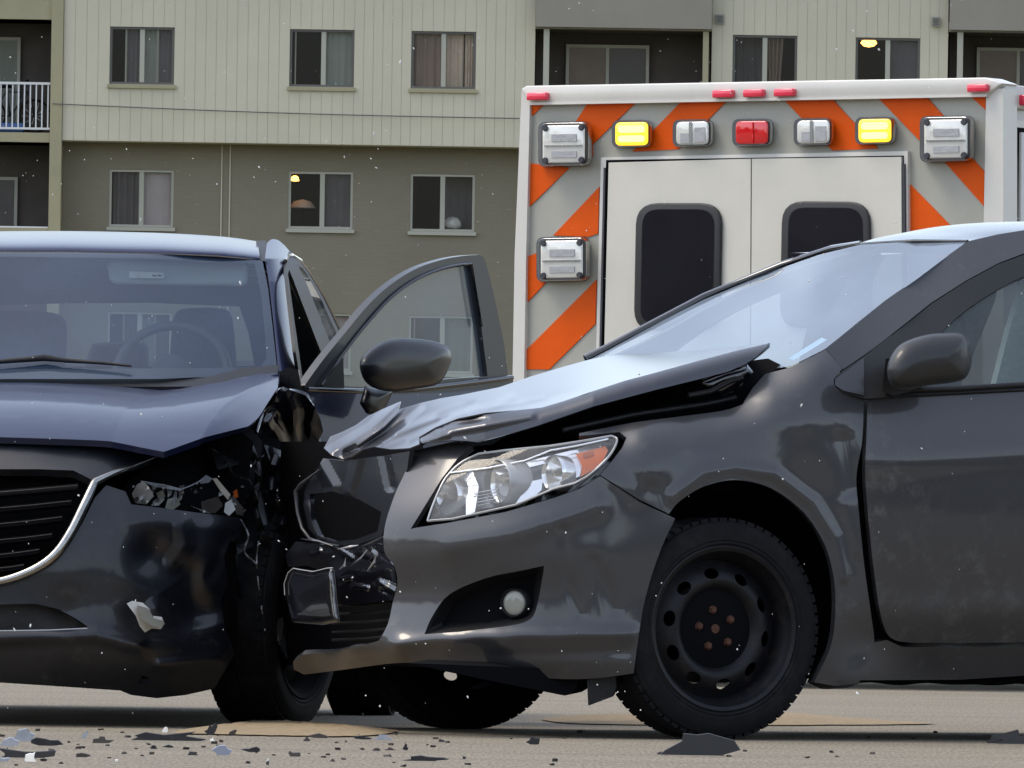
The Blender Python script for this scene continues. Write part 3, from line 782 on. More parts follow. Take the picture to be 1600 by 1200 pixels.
# lamps
def lamp(cx, cy, w_, h_, kind):
    dep = .085 if kind == 'big' else .06
    q = [(cx - w_ / 2, cy - h_ / 2), (cx + w_ / 2, cy - h_ / 2 + .0), (cx + w_ / 2, cy + h_ / 2), (cx - w_ / 2, cy + h_ / 2)]
    sl_ = -.017
    q = [(x, y + (x - cx) * sl_) for x, y in q]
    base = apoly('scene_light' if kind == 'big' else 'warning_light', rrect(q, 12), .004 + dep * .35, dep * .35, 'bezel')
    c = np.array((cx, cy)); 
    s = lambda k: [tuple(c + (np.array(a) - c) * k) for a in q]
    hs = apoly('chrome_ring', rrect(s(.96), 11), .004 + dep * .85, dep * .5, 'chrome', base); bevel_obj(hs, .006)
    fcol = 'bezel'
    face = apoly('face', rrect(s(.93), 10), .004 + dep, dep * .15, fcol, base)
    lm = {'big': 'lens_clear', 'yellow': 'lamp_yellow', 'red': 'lens_red', 'clear': 'lens_clear'}[kind]
    o = .004 + dep
    ln = apoly('lens', rrect(s(.84), 8), o + .012, .012, lm, base); bevel_obj(ln, .006)
    fx = lambda a, b: (cx + a * w_, cy + b * h_ + a * w_ * sl_)
    bar = lambda x0, x1, y0, y1: [fx(x0, y0), fx(x1, y0), fx(x1, y1), fx(x0, y1)]
    if kind == 'big':
        for y0, y1 in ((-.22, -.06), (.16, .30)): apoly('reflector_bar', bar(-.24, .26, y0, y1), o + .016, .003, 'lens_clear_dark', ln)
        apoly('rib', bar(-.38, .38, .02, .05), o + .018, .005, 'chrome', ln)
        for sx in (-.36, .36):
            for sy in (-.36, .36):
                p = A(*fx(sx, sy), o + .014); lathe('screw', [(0, .006), (.012, .006), (.014, 0), (.015, -.004)], p, AN3, 'screw', base, 14)
    if kind == 'yellow':
        for y0, y1 in ((-.30, -.04), (.06, .30)): apoly('led_bar', rrect(bar(-.34, .34, y0, y1), 5), o + .016, .004, 'lamp_yellow_hot', ln)
    if kind == 'clear':
        apoly('reflector_bar', bar(-.08, .0, -.4, .4), o + .016, .003, 'chrome', ln); apoly('reflector_bar', bar(-.3, -.06, .0, .36), o + .0155, .003, 'lens_clear_dark', ln)
        apoly('reflector_bar', bar(.06, .34, -.2, .34), o + .0155, .003, 'lens_clear_dark', ln)
    if kind == 'red': apoly('rib', bar(.02, .05, -.38, .38), o + .016, .003, 'lens_red', ln)
lamp(880, 225, 78, 70, 'big'); lamp(877, 405, 78, 70, 'big'); lamp(1477, 217, 80, 72, 'big')
for cx, cy, k in ((986, 209, 'yellow'), (1081, 208, 'clear'), (1174, 207, 'red'), (1270, 206, 'clear'), (1366, 204, 'yellow')): lamp(cx, cy, 60, 43, k)
for cx, cy in ((838, 150), (1128, 146), (1176, 145), (1224, 144), (1526, 137)):
    mk = apoly('marker_light', [(cx - 16, cy - 5), (cx + 15, cy - 6), (cx + 15, cy + 6), (cx - 16, cy + 7)], .075, .035, 'marker_red'); bevel_obj(mk, .006)
# right-hand side of the body: compartment doors, rail, marker lamp
def side_box(name, s0, s1, z0, z1, t, m, parent=amb, bv=0, o=0):   # s metres back from the rear corner
    return box(name, au(uR - .01 + t / 2 + o, (z0 + z1) / 2, -(s0 + s1) / 2), t / 2, (s1 - s0) / 2, (z1 - z0) / 2, m, parent, ax=AR3, ay=AN3, bevel=bv)
side_box('side_rail', .0, LEN, ztop - .12, ztop - .02, .03, 'ambulance_white', bv=.008)
for s0, s1 in ((.10, .95), (1.05, 2.3), (2.4, 3.7)):
    side_box('door_surround', s0, s1, .8, ztop - .17, .012, 'ambulance_white')
    cdr = side_box('compartment_door', s0 + .05, s1 - .05, .85, ztop - .22, .03, 'ambulance_white', bv=.006)
    side_box('gap', s0 + .03, s1 - .03, .83, ztop - .20, .016, 'deep_black', cdr)
for s0 in (.12, 1.9, 3.5): side_box('marker_light', s0, s0 + .11, ztop - .105, ztop - .06, .065, 'marker_red', bv=.006)
# chassis, bumper, cab, wheels
box('rear_step', au(bc, .5, .12), (uR - uL) / 2 - .15, .16, .05, 'chrome', amb, ax=AR3, ay=AN3)
box('chassis', au(bc, .48, -LEN / 2 - .6), .45, LEN / 2 + 1.2, .10, 'deep_black', amb, ax=AR3, ay=AN3)
zc_ = [(-LEN - .02, .5, 2.0), (-LEN - .02, .5, .5)]
prof = [(-LEN - .01, .5), (-LEN - .01, 2.15), (-LEN - .7, 2.15), (-LEN - 1.35, 1.45), (-LEN - 2.3, 1.25), (-LEN - 2.4, .5)]
prism('cab', [au(bc - 1.0, z, o_) for o_, z in prof], AR3 * 2.0, 'ambulance_white', amb)
wsp = [(-LEN - .74, 2.10), (-LEN - 1.34, 1.48)]
prism('windscreen', [au(bc - .9, z + .012, o_ - .012) for o_, z in wsp] + [au(bc + .9, z + .012, o_ - .012) for o_, z in wsp[::-1]], UZ * .006, 'dark_glass', amb)
for o_ in (-1.2, -LEN - 1.5):
    for s in (-1, 1):
        wl = lathe('wheel', [(.0, .10), (.2, .10), (.22, .13), (.36, .13), (.39, .09), (.39, -.09), (.36, -.13), (0, -.13)], au(bc + s * .95, .39, o_), AR3 * s, 'rubber', amb, 36)
        lathe('rim', [(0, .105), (.10, .12), (.19, .108), (.215, .14)], au(bc + s * .95, .39, o_), AR3 * s, 'dull_chrome', wl, 30)

# ------------------------------------------------------------------ shared car pieces
def wheel(name, c, ax, Rt, wd, parent, kind='steel', rot=0.0, wm='steel_wheel'):
    """tyre, pressed steel rim with real holes, nuts; c = centre of the tyre, ax = outward axle direction"""
    ax = np.array(ax, float); ax /= np.linalg.norm(ax)
    u = np.array([0, 0, 1.0]); s = np.cross(ax, u); s /= np.linalg.norm(s)
    h = wd / 2; rr = Rt * 0.735
    prof = [(rr - .012, -h + .01), (rr + .01, -h + .005), (Rt - .04, -h), (Rt - .012, -h + .012), (Rt, -h + .04), (Rt, -.01), (Rt - .006, -.006), (Rt - .006, .0), (Rt, .004), (Rt, h - .04), (Rt - .012, h - .012),
            (Rt - .03, h - .001), (Rt - .045, h + .001), (rr + .022, h + .002), (rr + .018, h - .001), (rr + .012, h + .001), (rr + .002, h - .008), (rr - .008, h - .016)]
    wv = lathe(name, prof, c, ax, 'rubber', parent, 72, sharp=35)
    # shoulder blocks of the tread
    parts = []
    for k in range(64):
        a = 2 * math.pi * k / 64
        rd = math.cos(a) * u + math.sin(a) * s; tg = -math.sin(a) * u + math.cos(a) * s
        for sgn in (-1, 1):
            parts.append(box_vf(np.array(c) + rd * (Rt - .0062) + ax * sgn * (h - .048), .0115, .030, .0068, tg, ax, rd))
    v, f = join_vf(parts); tag(obj('tread', v, f, 'rubber', wv, False), kind='stuff')
    rp = [(rr - .010, h - .030), (rr + .004, h - .010), (rr + .006, h - .004), (rr + .001, h - .001), (rr - .010, h - .006), (rr - .018, h - .022), (rr - .024, h - .030), (rr - .034, h - .060), (rr - .036, -h + .02), (rr - .01, -h + .01)]
    rim = lathe('rim', rp, c, ax, wm, wv, 72, sharp=35)
    # wheel disc
    ro = rr - .0345
    circ = [(ro * math.cos(t), ro * math.sin(t)) for t in np.linspace(0, 2 * math.pi, 72, endpoint=False)]
    holes = []
    nh = 10 if kind == 'steel' else 5
    for k in range(nh):
        a = rot + 2 * math.pi * k / nh; hc = np.array([math.cos(a), math.sin(a)]) * ro * .80; tg = np.array([-math.sin(a), math.cos(a)]); rd = np.array([math.cos(a), math.sin(a)])
        la, lb = (.0235, .0155) if kind == 'steel' else (.055, .045)
        holes.append([tuple(hc + la * math.cos(t) * tg + lb * math.sin(t) * rd) for t in np.linspace(0, 2 * math.pi, 16, endpoint=False)])
    v2, quads, be = polygrid(circ, holes, .0052)
    rad = np.linalg.norm(v2, axis=1) / ro
    prx = [0, .18, .30, .40, .52, .62, .70, .80, .90, 1.0]; pry = [-.040, -.040, -.034, -.030, -.034, -.006, .000, -.006, -.020, -.034]
    hh = np.interp(rad, prx, pry)
    hh = np.interp(rad, np.linspace(0, 1, 200), np.convolve(np.pad(np.interp(np.linspace(0, 1, 200), prx, pry), 8, 'edge'), np.ones(17) / 17, 'valid'))
    P = np.array(c) + (h - .035 + hh)[:, None] * ax + v2[:, :1] * u + v2[:, 1:] * s
    n = len(P); P2 = P - ax * .006
    F = [tuple(q) for q in quads] + [tuple(q[::-1] + n) for q in quads] + [(b, a, a + n, b + n) for a, b in be]
    disc = obj('disc', np.vstack([P, P2]), F, wm, wv, True, sharp=40)
    bm = bmesh.new(); bm.from_mesh(disc.data); bmesh.ops.recalc_face_normals(bm, faces=bm.faces[:]); bm.to_mesh(disc.data); bm.free()
    for k in range(5):
        a = rot + .05 + 2 * math.pi * k / 5
        pc = np.array(c) + ax * (h - .066) + (u * math.cos(a) + s * math.sin(a)) * .055
        lathe('wheel_nut', [(.0, .022), (.008, .022), (.013, .015), (.014, 0), (.019, -.002), (.020, -.008)], pc, ax, 'rust', wv, 6)
    lathe('hub', [(.0, .012), (.013, .012), (.015, .004), (.028, .002), (.031, .010), (.034, .008), (.036, -.01)], np.array(c) + ax * (h - .066), ax, 'rust', wv, 28)
    lathe('brake_drum', [(0, -.055), (.12, -.055), (.13, -.06), (.13, -.12), (0, -.12)], np.array(c) + ax * h, ax, 'deep_black', wv, 32)
    return wv

def hull(parent, fr, st, paint, glassm, sides=(1, -1), rear=True, prefix=''):
    """the rest of a saloon body behind the front doors; st = stations (f, sill z, half width, belt z, belt half width, roof z, roof half width)"""
    for s in sides:
        rows = []
        for f, zs, hw, zb, bw, zr, rw in st:
            rows.append([fr.world(f, s * (hw - .06), zs), fr.world(f, s * (hw - .02), zs + .10), fr.world(f, s * hw, zs + .35), fr.world(f, s * (hw - .01), zb - .20), fr.world(f, s * bw, zb)])
        loft('side_panel', rows, paint, parent)
        gr = [[fr.world(f, s * (bw - .005), zb), fr.world(f, s * ((bw + rw) / 2 + .02), (zb + zr) / 2), fr.world(f, s * rw, zr - .06)] for f, zs, hw, zb, bw, zr, rw in st if zr > zb + .15]
        if len(gr) > 2: loft('side_glass', gr, glassm, parent)

# ------------------------------------------------------------------ grey sedan
PSI = R(28)
CF = np.array([-math.cos(PSI), -math.sin(PSI)])
hub = W(1115., 985., 30.0)
CO = hub[:2] - 0.80 * np.array([-CF[1], CF[0]])
C = Frame(CO, CF)
car = thing('sedan', 'dark grey sedan with crumpled hood and bare black steel wheels', 'car', (CO[0], CO[1], 0), 'crashed sedans')
# how far each point of the flank and bumper lies from the car's centreline
CB = []
mid = [(467, 0), (548, .3), (626, .5), (712, .65), (785, .75), (865, .82), (938, .86), (1000, .875)]
for x, l in mid: CB += [(x, 870, l), (x + 14, 925, l), (x + 6, 985, l), (x - 4, 1008, l), (x + 30, 1045, l)]
for x, l in mid: CB += [(x + 26, 770, l), (x + 72, 700, l)]
CB += [(1060, 800, .885), (1150, 740, .885), (1250, 770, .885), (1310, 870, .885), (1330, 960, .88), (1330, 1060, .865), (1290, 1060, .865),
       (960, 676, .775), (1330, 600, .84),
       (1350, 640, .862), (1350, 760, .885), (1350, 900, .880), (1360, 1000, .850),
       (1450, 615, .845), (1450, 660, .868), (1450, 760, .888), (1450, 900, .880), (1450, 1000, .850), (1600, 605, .845), (1600, 660, .870), (1600, 760, .890), (1600, 900, .882), (1600, 1000, .850), (1680, 605, .845), (1680, 760, .890), (1680, 1000, .85),
       (1450, 1050, .80), (1650, 1050, .80)]
for tx, ty in ((1000, 660), (1070, 650), (1140, 637), (1205, 592), (1280, 551)):
    CB += [(tx, ty + d_, .888 - .105 * math.exp(-d_ / 36.)) for d_ in (0, 15, 35, 60, 95)]
cfield = tps(CB, 6e-3)
# bumper cover
fog = spl([(663, 991), (676, 962), (703, 928), (760, 903), (812, 892), (850, 884)], 4) + [(849, 895)] + spl([(842, 935), (836, 957), (826, 969), (800, 977), (720, 987)], 4)
bump_out = [(642, 826), (700, 817), (790, 800), (866, 778), (905, 764), (938, 744)] + [(1000, 785), (1055, 810)] + \
    spl([(1055, 810), (1036, 850), (1018, 900), (1005, 950), (997, 1000), (990, 1052)], 4)[1:] + \
    spl([(990, 1052), (930, 1060), (860, 1060), (760, 1047), (680, 1038), (620, 1036), (540, 1046), (475, 1054)], 4)[1:] + \
    [(459, 1046), (458, 1034), (472, 1023), (520, 1018), (570, 1008), (592, 1001)] + \
    spl([(592, 1001), (606, 975), (614, 940), (621, 912), (616, 884), (603, 868), (599, 845), (603, 815), (618, 770), (634, 735), (640, 706)], 4)[1:] + \
    [(690, 694), (725, 691), (737, 697), (715, 716), (690, 748), (664, 790)]
bdisp = creases([([(620, 1006), (700, 997), (800, 992), (985, 990)], 11, .011), ([(700, 850), (800, 830), (930, 790)], 22, .010), ([(640, 1024), (800, 1022), (980, 1018)], 11, -.006),
                 ([(880, 830), (885, 900), (905, 960)], 9, -.004), ([(930, 880), (960, 950)], 14, -.005)])
bumper = panel('front_bumper', C, 'l', bump_out, cfield, 'grey_paint', car, 3.2, [fog], .02, bdisp)
# fog lamp pocket
fogin = [(690, 975), (712, 940), (765, 914), (838, 898), (828, 950), (815, 962), (760, 972)]
def ring_loft(name, outer, inner, oP, iP, m, parent):
    n = 60
    def resample(p):
        p = np.array(p + [p[0]], float); d = np.r_[0, np.cumsum(np.linalg.norm(np.diff(p, axis=0), axis=1))]
        t = np.linspace(0, d[-1], n, endpoint=False); return np.stack([np.interp(t, d, p[:, 0]), np.interp(t, d, p[:, 1])], 1)
    o = resample(outer); i = resample(inner)
    k = ((i - o[0]) ** 2).sum(1).argmin(); i = np.roll(i, -k, 0)
    V = np.vstack([oP(o[:, 0], o[:, 1]), iP(i[:, 0], i[:, 1])])
    F = [(a, (a + 1) % n, (a + 1) % n + n, a + n) for a in range(n)]
    return obj(name, V, F, m, parent, True)
onb = lambda off: (lambda x, y: C.pt(x, y, 'l', cfield(x, y) - off))
pocket = ring_loft('fog_lamp_pocket', fog, fogin, onb(.004), onb(.055), 'black_plastic', bumper)
panel('pocket_back', C, 'l', fogin, lambda x, y: cfield(x, y) - .055, 'deep_black', bumper, 4, lip=0)
fc = C.pt(803., 942., 'l', cfield(803., 942.) - .03); fax = np.array([-.42, -.90, 0.05])
fl = lathe('fog_lamp', [(.0, .002), (.018, .0015), (.030, .000), (.036, -.004), (.038, -.012), (.040, -.05)], fc, fax, 'fog_glass', bumper, 32)
lathe('fog_lamp_rim', [(.035, -.002), (.039, .006), (.043, .002), (.045, -.05)], fc, fax, 'black_plastic', fl, 32)
# fender
arch = spl([(1045, 803), (1062, 783), (1100, 760), (1150, 750), (1205, 763), (1255, 800), (1288, 850), (1303, 905), (1305, 960), (1298, 1010), (1272, 1066)], 5)
fend_out = [(938, 742), (955, 722), (972, 700), (979, 684), (968, 675), (905, 681), (905, 677)] + spl([(905, 677), (985, 661), (1060, 651), (1128, 642), (1160, 632)], 3)[1:] + \
    [(1176, 606), (1196, 584), (1236, 574), (1290, 546), (1316, 576), (1303, 592), (1303, 602), (1314, 612), (1350, 622)] + \
    spl([(1350, 622), (1347, 690), (1338, 745), (1342, 800), (1350, 880), (1361, 960), (1366, 1000), (1363, 1040), (1340, 1068)], 4)[1:] + [(1305, 1072)] + arch[::-1] + [(1052, 806), (1000, 781)]
fdisp = creases([([(1320, 690), (1336, 760)], 16, -.009), ([(1322, 790), (1340, 860)], 13, .004), ([(960, 730), (1010, 760)], 16, -.006),
                 ([(1052, 775), (1100, 738), (1150, 729), (1210, 740), (1270, 785), (1305, 840), (1320, 900)], 11, .007), ([(1000, 680), (1100, 668), (1300, 655)], 20, .004)])
panel('front_fender', C, 'l', fend_out, cfield, 'grey_paint', car, 3.2, (), .02, fdisp)
# front door, sill, mud flap
door_out = [(1356, 622), (1420, 617), (1520, 609), (1680, 598), (1690, 1003), (1500, 1005), (1420, 1004)] + spl([(1420, 1004), (1398, 1000), (1384, 986), (1374, 950), (1364, 880), (1356, 800), (1352, 740), (1354, 680), (1356, 622)], 4)[1:-1]
ddisp = creases([([(1356, 720), (1500, 712), (1690, 700)], 26, .006), ([(1380, 960), (1690, 950)], 24, .006)])
door = panel('front_door', C, 'l', door_out, cfield, 'grey_paint_door', car, 4, (), .02, ddisp)
panel('sill', C, 'l', [(1364, 1004), (1386, 1000), (1410, 1011), (1690, 1012), (1690, 1050), (1500, 1062), (1345, 1063)], lambda x, y: cfield(x, y) - .012, 'grey_paint', car, 4, (), .03)
panel('door_gap_backing', C, 'l', [(1330, 622), (1400, 630), (1420, 1020), (1340, 1020), (1320, 800)], lambda x, y: cfield(x, y) - .05, 'deep_black', car, 8, (), 0)
panel('splash_guard', C, 'l', [(1266, 1066), (1290, 1020), (1345, 1020), (1342, 1068), (1325, 1075), (1290, 1077)], const(.835), 'black_plastic', car, 4, (), .02)
tube('underbody_seam', [C.world(f, .72, (.178 + .004 * math.sin(f * 31) * math.sin(f * 7))) for f in np.linspace(-.45, -1.6, 60)], .016, 'deep_black', car, 6)
# wheel well lining and engine bay darkness
panel('wheel_well', C, 'l', spl([(930, 1050), (960, 900), (1030, 780), (1150, 735), (1270, 780), (1330, 900), (1340, 1050), (1260, 1060), (1100, 1000), (1000, 1060)], 4, True), const(.48), 'deep_black', car, 10, (), 0)
ax_ = np.array(arch); Va = np.vstack([onb(.006)(ax_[:, 0], ax_[:, 1]), C.pt(ax_[:, 0], ax_[:, 1] + 6, 'l', np.full(len(ax_), .50))]); na = len(ax_)
obj('well_lining', Va, [(i, i + 1, i + 1 + na, i + na) for i in range(na - 1)], 'deep_black', car, True)
panel('inner_fender', C, 'l', [(760, 700), (860, 640), (960, 600), (1120, 570), (1200, 560), (1240, 580), (1200, 640), (1000, 690), (960, 700)], lambda x, y: np.minimum(cfield(x, y) - .17, .60), 'deep_black', car, 8, (), 0)
blob('hood_hinge', C, 'l', [(1090, 596), (1130, 580), (1168, 570), (1178, 582), (1160, 605), (1130, 622), (1105, 616)], .70, .03, 12, 'gloss_black', car)
tube('hinge_arm', [C.pt(x, y, 'l', .745) for x, y in ((1075., 618.), (1110., 612.), (1140., 596.), (1160., 590.))], .008, 'black_plastic', car, 8)
tube('fender_brace', [C.pt(x, y, 'l', .71) for x, y in ((880., 672.), (990., 648.), (1100., 632.), (1150., 622.))], .008, 'black_plastic', car, 8)
# headlamp
hl_out = [(668, 814)] + spl([(668, 814), (676, 790), (691, 756), (704, 738), (722, 722), (748, 709)], 4)[1:] + [(786, 704), (858, 697), (910, 689), (955, 681)] + spl([(955, 681), (964, 686), (961, 698), (949, 716), (921, 742), (898, 755)], 4)[1:] + [(864, 764), (806, 789), (748, 802), (707, 811)]
housing = [(642, 824), (690, 746), (718, 715), (742, 697), (800, 692), (904, 681), (962, 675), (977, 684), (970, 702), (938, 743), (905, 763), (866, 777), (790, 799), (700, 817)]
hfield = lambda off: (lambda x, y: cfield(x, y) - off)
hl = panel('headlamp', C, 'l', housing, hfield(.125), 'gloss_black', car, 4, (), 0)
ring_loft('housing_wall', housing, [(x + (800 - x) * .02, y + (750 - y) * .02) for x, y in housing], onb(.012), onb(.124), 'gloss_black', hl)
panel('reflector_tray', C, 'l', [(680, 806), (700, 765), (725, 735), (900, 705), (945, 697), (925, 735), (860, 762), (800, 788)], hfield(.100), 'lamp_grey', hl, 4, (), 0)
lax = np.array([-.80, -.60, .05])
def bowl(cx, cy, r, off, depth=.05, bulb=True, asp=1.0):
    c = C.pt(float(cx), float(cy), 'l', cfield(float(cx), float(cy)) - off)
    b = lathe('reflector_bowl', [(0, -depth), (r * .35, -depth * .92), (r * .7, -depth * .55), (r * .95, -.004), (r * 1.0, .004), (r * 1.12, .008), (r * 1.18, .0), (r * 1.16, -.04)], c, lax, 'reflector', hl, 36)
    if bulb: lathe('bulb', [(0, .018), (.006, .016), (.009, .004), (.009, -.03)], c - lax * .01, lax, 'fog_glass', b, 14)
    return c
bowl(700, 776, .052, .070); c2 = bowl(790, 754, .055, .060); bowl(866, 739, .044, .045)
for k in range(5):
    c = C.pt(752., 788. - k * 5, 'l', cfield(752., 775.) - .055)
    tube('rib', [C.pt(740., 791. - k * 5, 'l', .60), C.pt(778., 784. - k * 5, 'l', .635)], .0016, 'chrome', hl, 6)
lathe('projector_shroud', [(.062, .03), (.066, .026), (.068, -.05), (.060, -.05)], c2 + lax * .002, lax, 'lamp_grey', hl, 30)
panel('chrome_strip', C, 'l', [(770, 735), (860, 712), (945, 690), (955, 693), (900, 712), (860, 722), (780, 742)], hfield(.055), 'reflector', hl, 3, (), .01)
panel('chrome_strip', C, 'l', [(712, 742), (735, 728), (748, 760), (742, 800), (728, 806), (728, 770)], hfield(.06), 'reflector', hl, 3, (), .01)
panel('chrome_strip', C, 'l', [(806, 786), (830, 752), (848, 748), (846, 766), (830, 780)], hfield(.05), 'reflector', hl, 3, (), .01)
panel('chrome_strip', C, 'l', [(884, 712), (902, 706), (909, 728), (906, 744), (892, 750), (896, 730)], hfield(.045), 'reflector', hl, 3, (), .01)
ts = panel('turn_signal', C, 'l', [(900, 709), (946, 697), (950, 704), (942, 720), (926, 735), (907, 745), (909, 728)], hfield(.030), 'amber', hl, 2.5, (), .02)
panel('reflector_mark', C, 'l', [(911, 709), (927, 705), (928, 711), (912, 716)], hfield(.027), 'amber_dark', ts, 2, (), .004)
panel('lens', C, 'l', hl_out, hfield(.010), 'lamp_lens', hl, 3.5, (), .004)
tube('lens_rim', [onb(.008)(np.array(x), np.array(y)) for x, y in hl_out + hl_out[:1]], .0035, 'lamp_grey', hl, 6)
tube('lens_seam', [onb(.006)(np.array(float(x)), np.array(float(y))) for x, y in ((704, 739), (760, 732), (820, 720), (860, 704), (900, 697), (950, 686))], .003, 'reflector', hl, 6)
# smashed nose: dark grille, torn cover, plate bracket, lower grille
panel('grille_cavity', C, 'f', [(440, 690), (660, 690), (680, 850), (640, 1010), (450, 1040), (430, 850)], const(.56), 'deep_black', car, 10, (), 0)
nose = [(505, 716), (535, 720), (600, 712), (640, 705), (636, 735), (618, 775), (603, 815), (596, 838), (560, 850), (528, 853), (500, 846), (482, 826), (474, 790), (476, 766), (492, 738)]
nose_hole = [(484, 772), (520, 768), (560, 780), (596, 800), (590, 830), (556, 843), (522, 846), (496, 836), (486, 812)]
nd = ridges([([(500, 725), (520, 760), (510, 800)], 14, .03), ([(560, 716), (545, 770)], 12, .025), ([(600, 712), (610, 760)], 10, -.02), ([(480, 790), (500, 840)], 10, .02)])
tc_ = panel('torn_grille_cover', C, 'f', nose, const(.80), 'blue_black', car, 2.8, [nose_hole], .015, nd)
tube('torn_edge', [C.pt(float(x), float(y), 'f', .815) for x, y in ((500, 734), (470, 757), (462, 768), (465, 800), (472, 826), (484, 842), (510, 850), (530, 853))], np.array([.003, .006, .007, .006, .005, .005, .004, .002]), 'mirror_grey', tc_, 8)
tube('broken_trim', [C.pt(float(x), float(y), 'f', .78) for x, y in ((478, 770), (484, 785), (486, 805))], np.array([.004, .008, .004]), 'chrome', tc_, 8)
cr = [(462, 846), (500, 850), (532, 856), (560, 850), (600, 836), (606, 872), (616, 886), (620, 915), (612, 938), (560, 944), (534, 946), (526, 900), (480, 884), (450, 886), (446, 866)]
rd_ = []
for k in range(26):
    a = (random.uniform(470, 610), random.uniform(845, 930)); th = random.uniform(-.9, .5); L_ = random.uniform(10, 34)
    rd_.append(([a, (a[0] + L_ * math.cos(th), a[1] - L_ * math.sin(th))], random.uniform(4, 9), random.uniform(-.02, .025)))
panel('crushed_bumper_core', C, 'f', cr, const(.84), 'gloss_black', car, 2.4, (), .012, ridges(rd_))
for i, (a, b) in enumerate((((600, 838), (560, 856)), ((560, 852), (528, 858)), ((575, 858), (548, 884)), ((540, 872), (530, 890)), ((470, 842), (520, 853)), ((588, 868), (574, 892)))):
    tube('plastic_shred', [C.pt(float(a[0]), float(a[1]), 'f', .87), C.pt((a[0] + b[0]) / 2. + 3, (a[1] + b[1]) / 2. + random.uniform(-3, 3), 'f', .89), C.pt(float(b[0]), float(b[1]), 'f', .87)], np.array([.001, .004, .001]), 'lamp_grey' if i % 2 else 'grey_paint', car, 5)
plate = [(445, 930), (444, 912), (450, 895), (458, 888), (475, 891), (490, 893), (510, 888), (520, 887), (524, 905), (526, 935), (531, 972), (505, 976), (480, 975), (455, 972)]
pb_ = blob('plate_bracket', C, 'f', plate, .93, .03, 16, 'gloss_black', car, 2.5)
tube('bracket_edge', [C.pt(float(x), float(y), 'f', .945) for x, y in plate[:8]], .0016, 'lamp_grey', pb_, 6)
tube('bracket_edge', [C.pt(float(x), float(y), 'f', .945) for x, y in ((522, 890), (524, 908), (526, 935), (531, 972), (505, 976), (460, 972))], .0012, 'mirror_grey', pb_, 6)
for k, y in enumerate((945, 958, 972, 986, 998)):
    tube('grille_slat', [C.pt(520., y + 2., 'f', .80), C.pt(570., float(y), 'f', .82), C.pt(612., y - 4., 'f', .79)], .0045, 'black_plastic', car, 6)
# flaps hanging under the bumper
prism('under_shield', [C.pt(float(x), float(y), 'l', .78) for x, y in ((640, 1036), (990, 1050), (965, 1068), (940, 1062), (902, 1066), (900, 1076), (882, 1087), (862, 1083), (700, 1050))], np.array([.05, .12, .01]), 'deep_black', car)
prism('air_flap', [C.pt(float(x), float(y), 'l', .80) for x, y in ((917, 1062), (962, 1056), (963, 1075), (956, 1088), (919, 1102))], np.array([.005, .02, .0]), 'black_plastic', car)
# hood
hood_up = [(506, 700), (516, 682), (536, 674), (556, 664), (575, 650), (598, 639), (626, 627), (622, 640), (655, 630), (690, 622), (720, 617), (780, 605), (830, 588), (880, 573), (920, 562), (948, 556), (1010, 552), (1090, 547), (1160, 541), (1203, 536)]
hood_fold = [(1203, 536), (1155, 547), (1090, 564), (1025, 582), (976, 595), (927, 611), (880, 627), (846, 637), (807, 641), (758, 645), (715, 654), (680, 668), (655, 683)]
def lfold(x): return np.interp(x, [500, 560, 610, 655, 700, 758, 846, 927, 1025, 1203], [0, .16, .30, .41, .50, .585, .665, .71, .73, .74])
def yfold(x): return np.interp(x, [p[0] for p in hood_fold[::-1]], [p[1] for p in hood_fold[::-1]])
front_l = [(655, 694), (640, 700), (610, 702), (585, 698), (565, 703), (548, 714), (535, 717), (518, 711)]
hood_c = [(x, y, float(lfold(x))) for x, y in hood_fold] + [(506, 700, -.02), (535, 716, .08), (565, 703, .17), (610, 702, .30),
          (516, 682, -.04), (575, 650, .03), (640, 634, .13), (720, 617, .17), (780, 605, .10), (880, 573, -.20), (948, 556, -.42), (1010, 552, -.20), (1090, 547, .12), (1160, 541, .48)]
hd = ridges([([(520, 706), (580, 672), (626, 628)], 13, .030), ([(545, 710), (600, 680), (655, 634)], 11, -.028), ([(590, 700), (650, 668), (720, 640)], 13, .018)])
hd2 = creases([([(715, 652), (760, 640), (800, 622)], 7, .016), ([(690, 650), (740, 632)], 6, -.016), ([(620, 676), (680, 655)], 6, .012), ([(600, 694), (650, 672), (700, 652)], 4, -.012), ([(560, 696), (600, 668), (622, 645)], 4, .014), ([(640, 688), (690, 664)], 4, .010), ([(735, 640), (800, 632), (850, 622)], 4, .009), ([(830, 630), (900, 612)], 8, -.012)])
hood = panel('hood', C, 'l', hood_up + hood_fold[1:] + front_l, tps(hood_c, 4e-3), 'hood_grey', car, 2.6, (), .004, lambda x, y: hd(x, y) + hd2(x, y))
low_l = [(655, 694), (705, 688), (730, 689), (746, 691), (800, 677), (840, 665), (895, 646), (927, 635), (976, 622), (1025, 609), (1090, 593), (1139, 580), (1166, 568), (1182, 558)]
bd_e = creases([([(690, 676), (760, 664), (830, 650)], 6, .010), ([(700, 664), (760, 654)], 4, -.008), ([(660, 690), (700, 680)], 4, .008)])
panel('hood_edge', C, 'l', hood_fold[::-1] + low_l[::-1], lambda x, y: lfold(x) + .055 * (1 - np.exp(-np.clip(y - yfold(x), -3, 99) / 11.)), 'hood_grey', hood, 2.4, (), .012, bd_e)
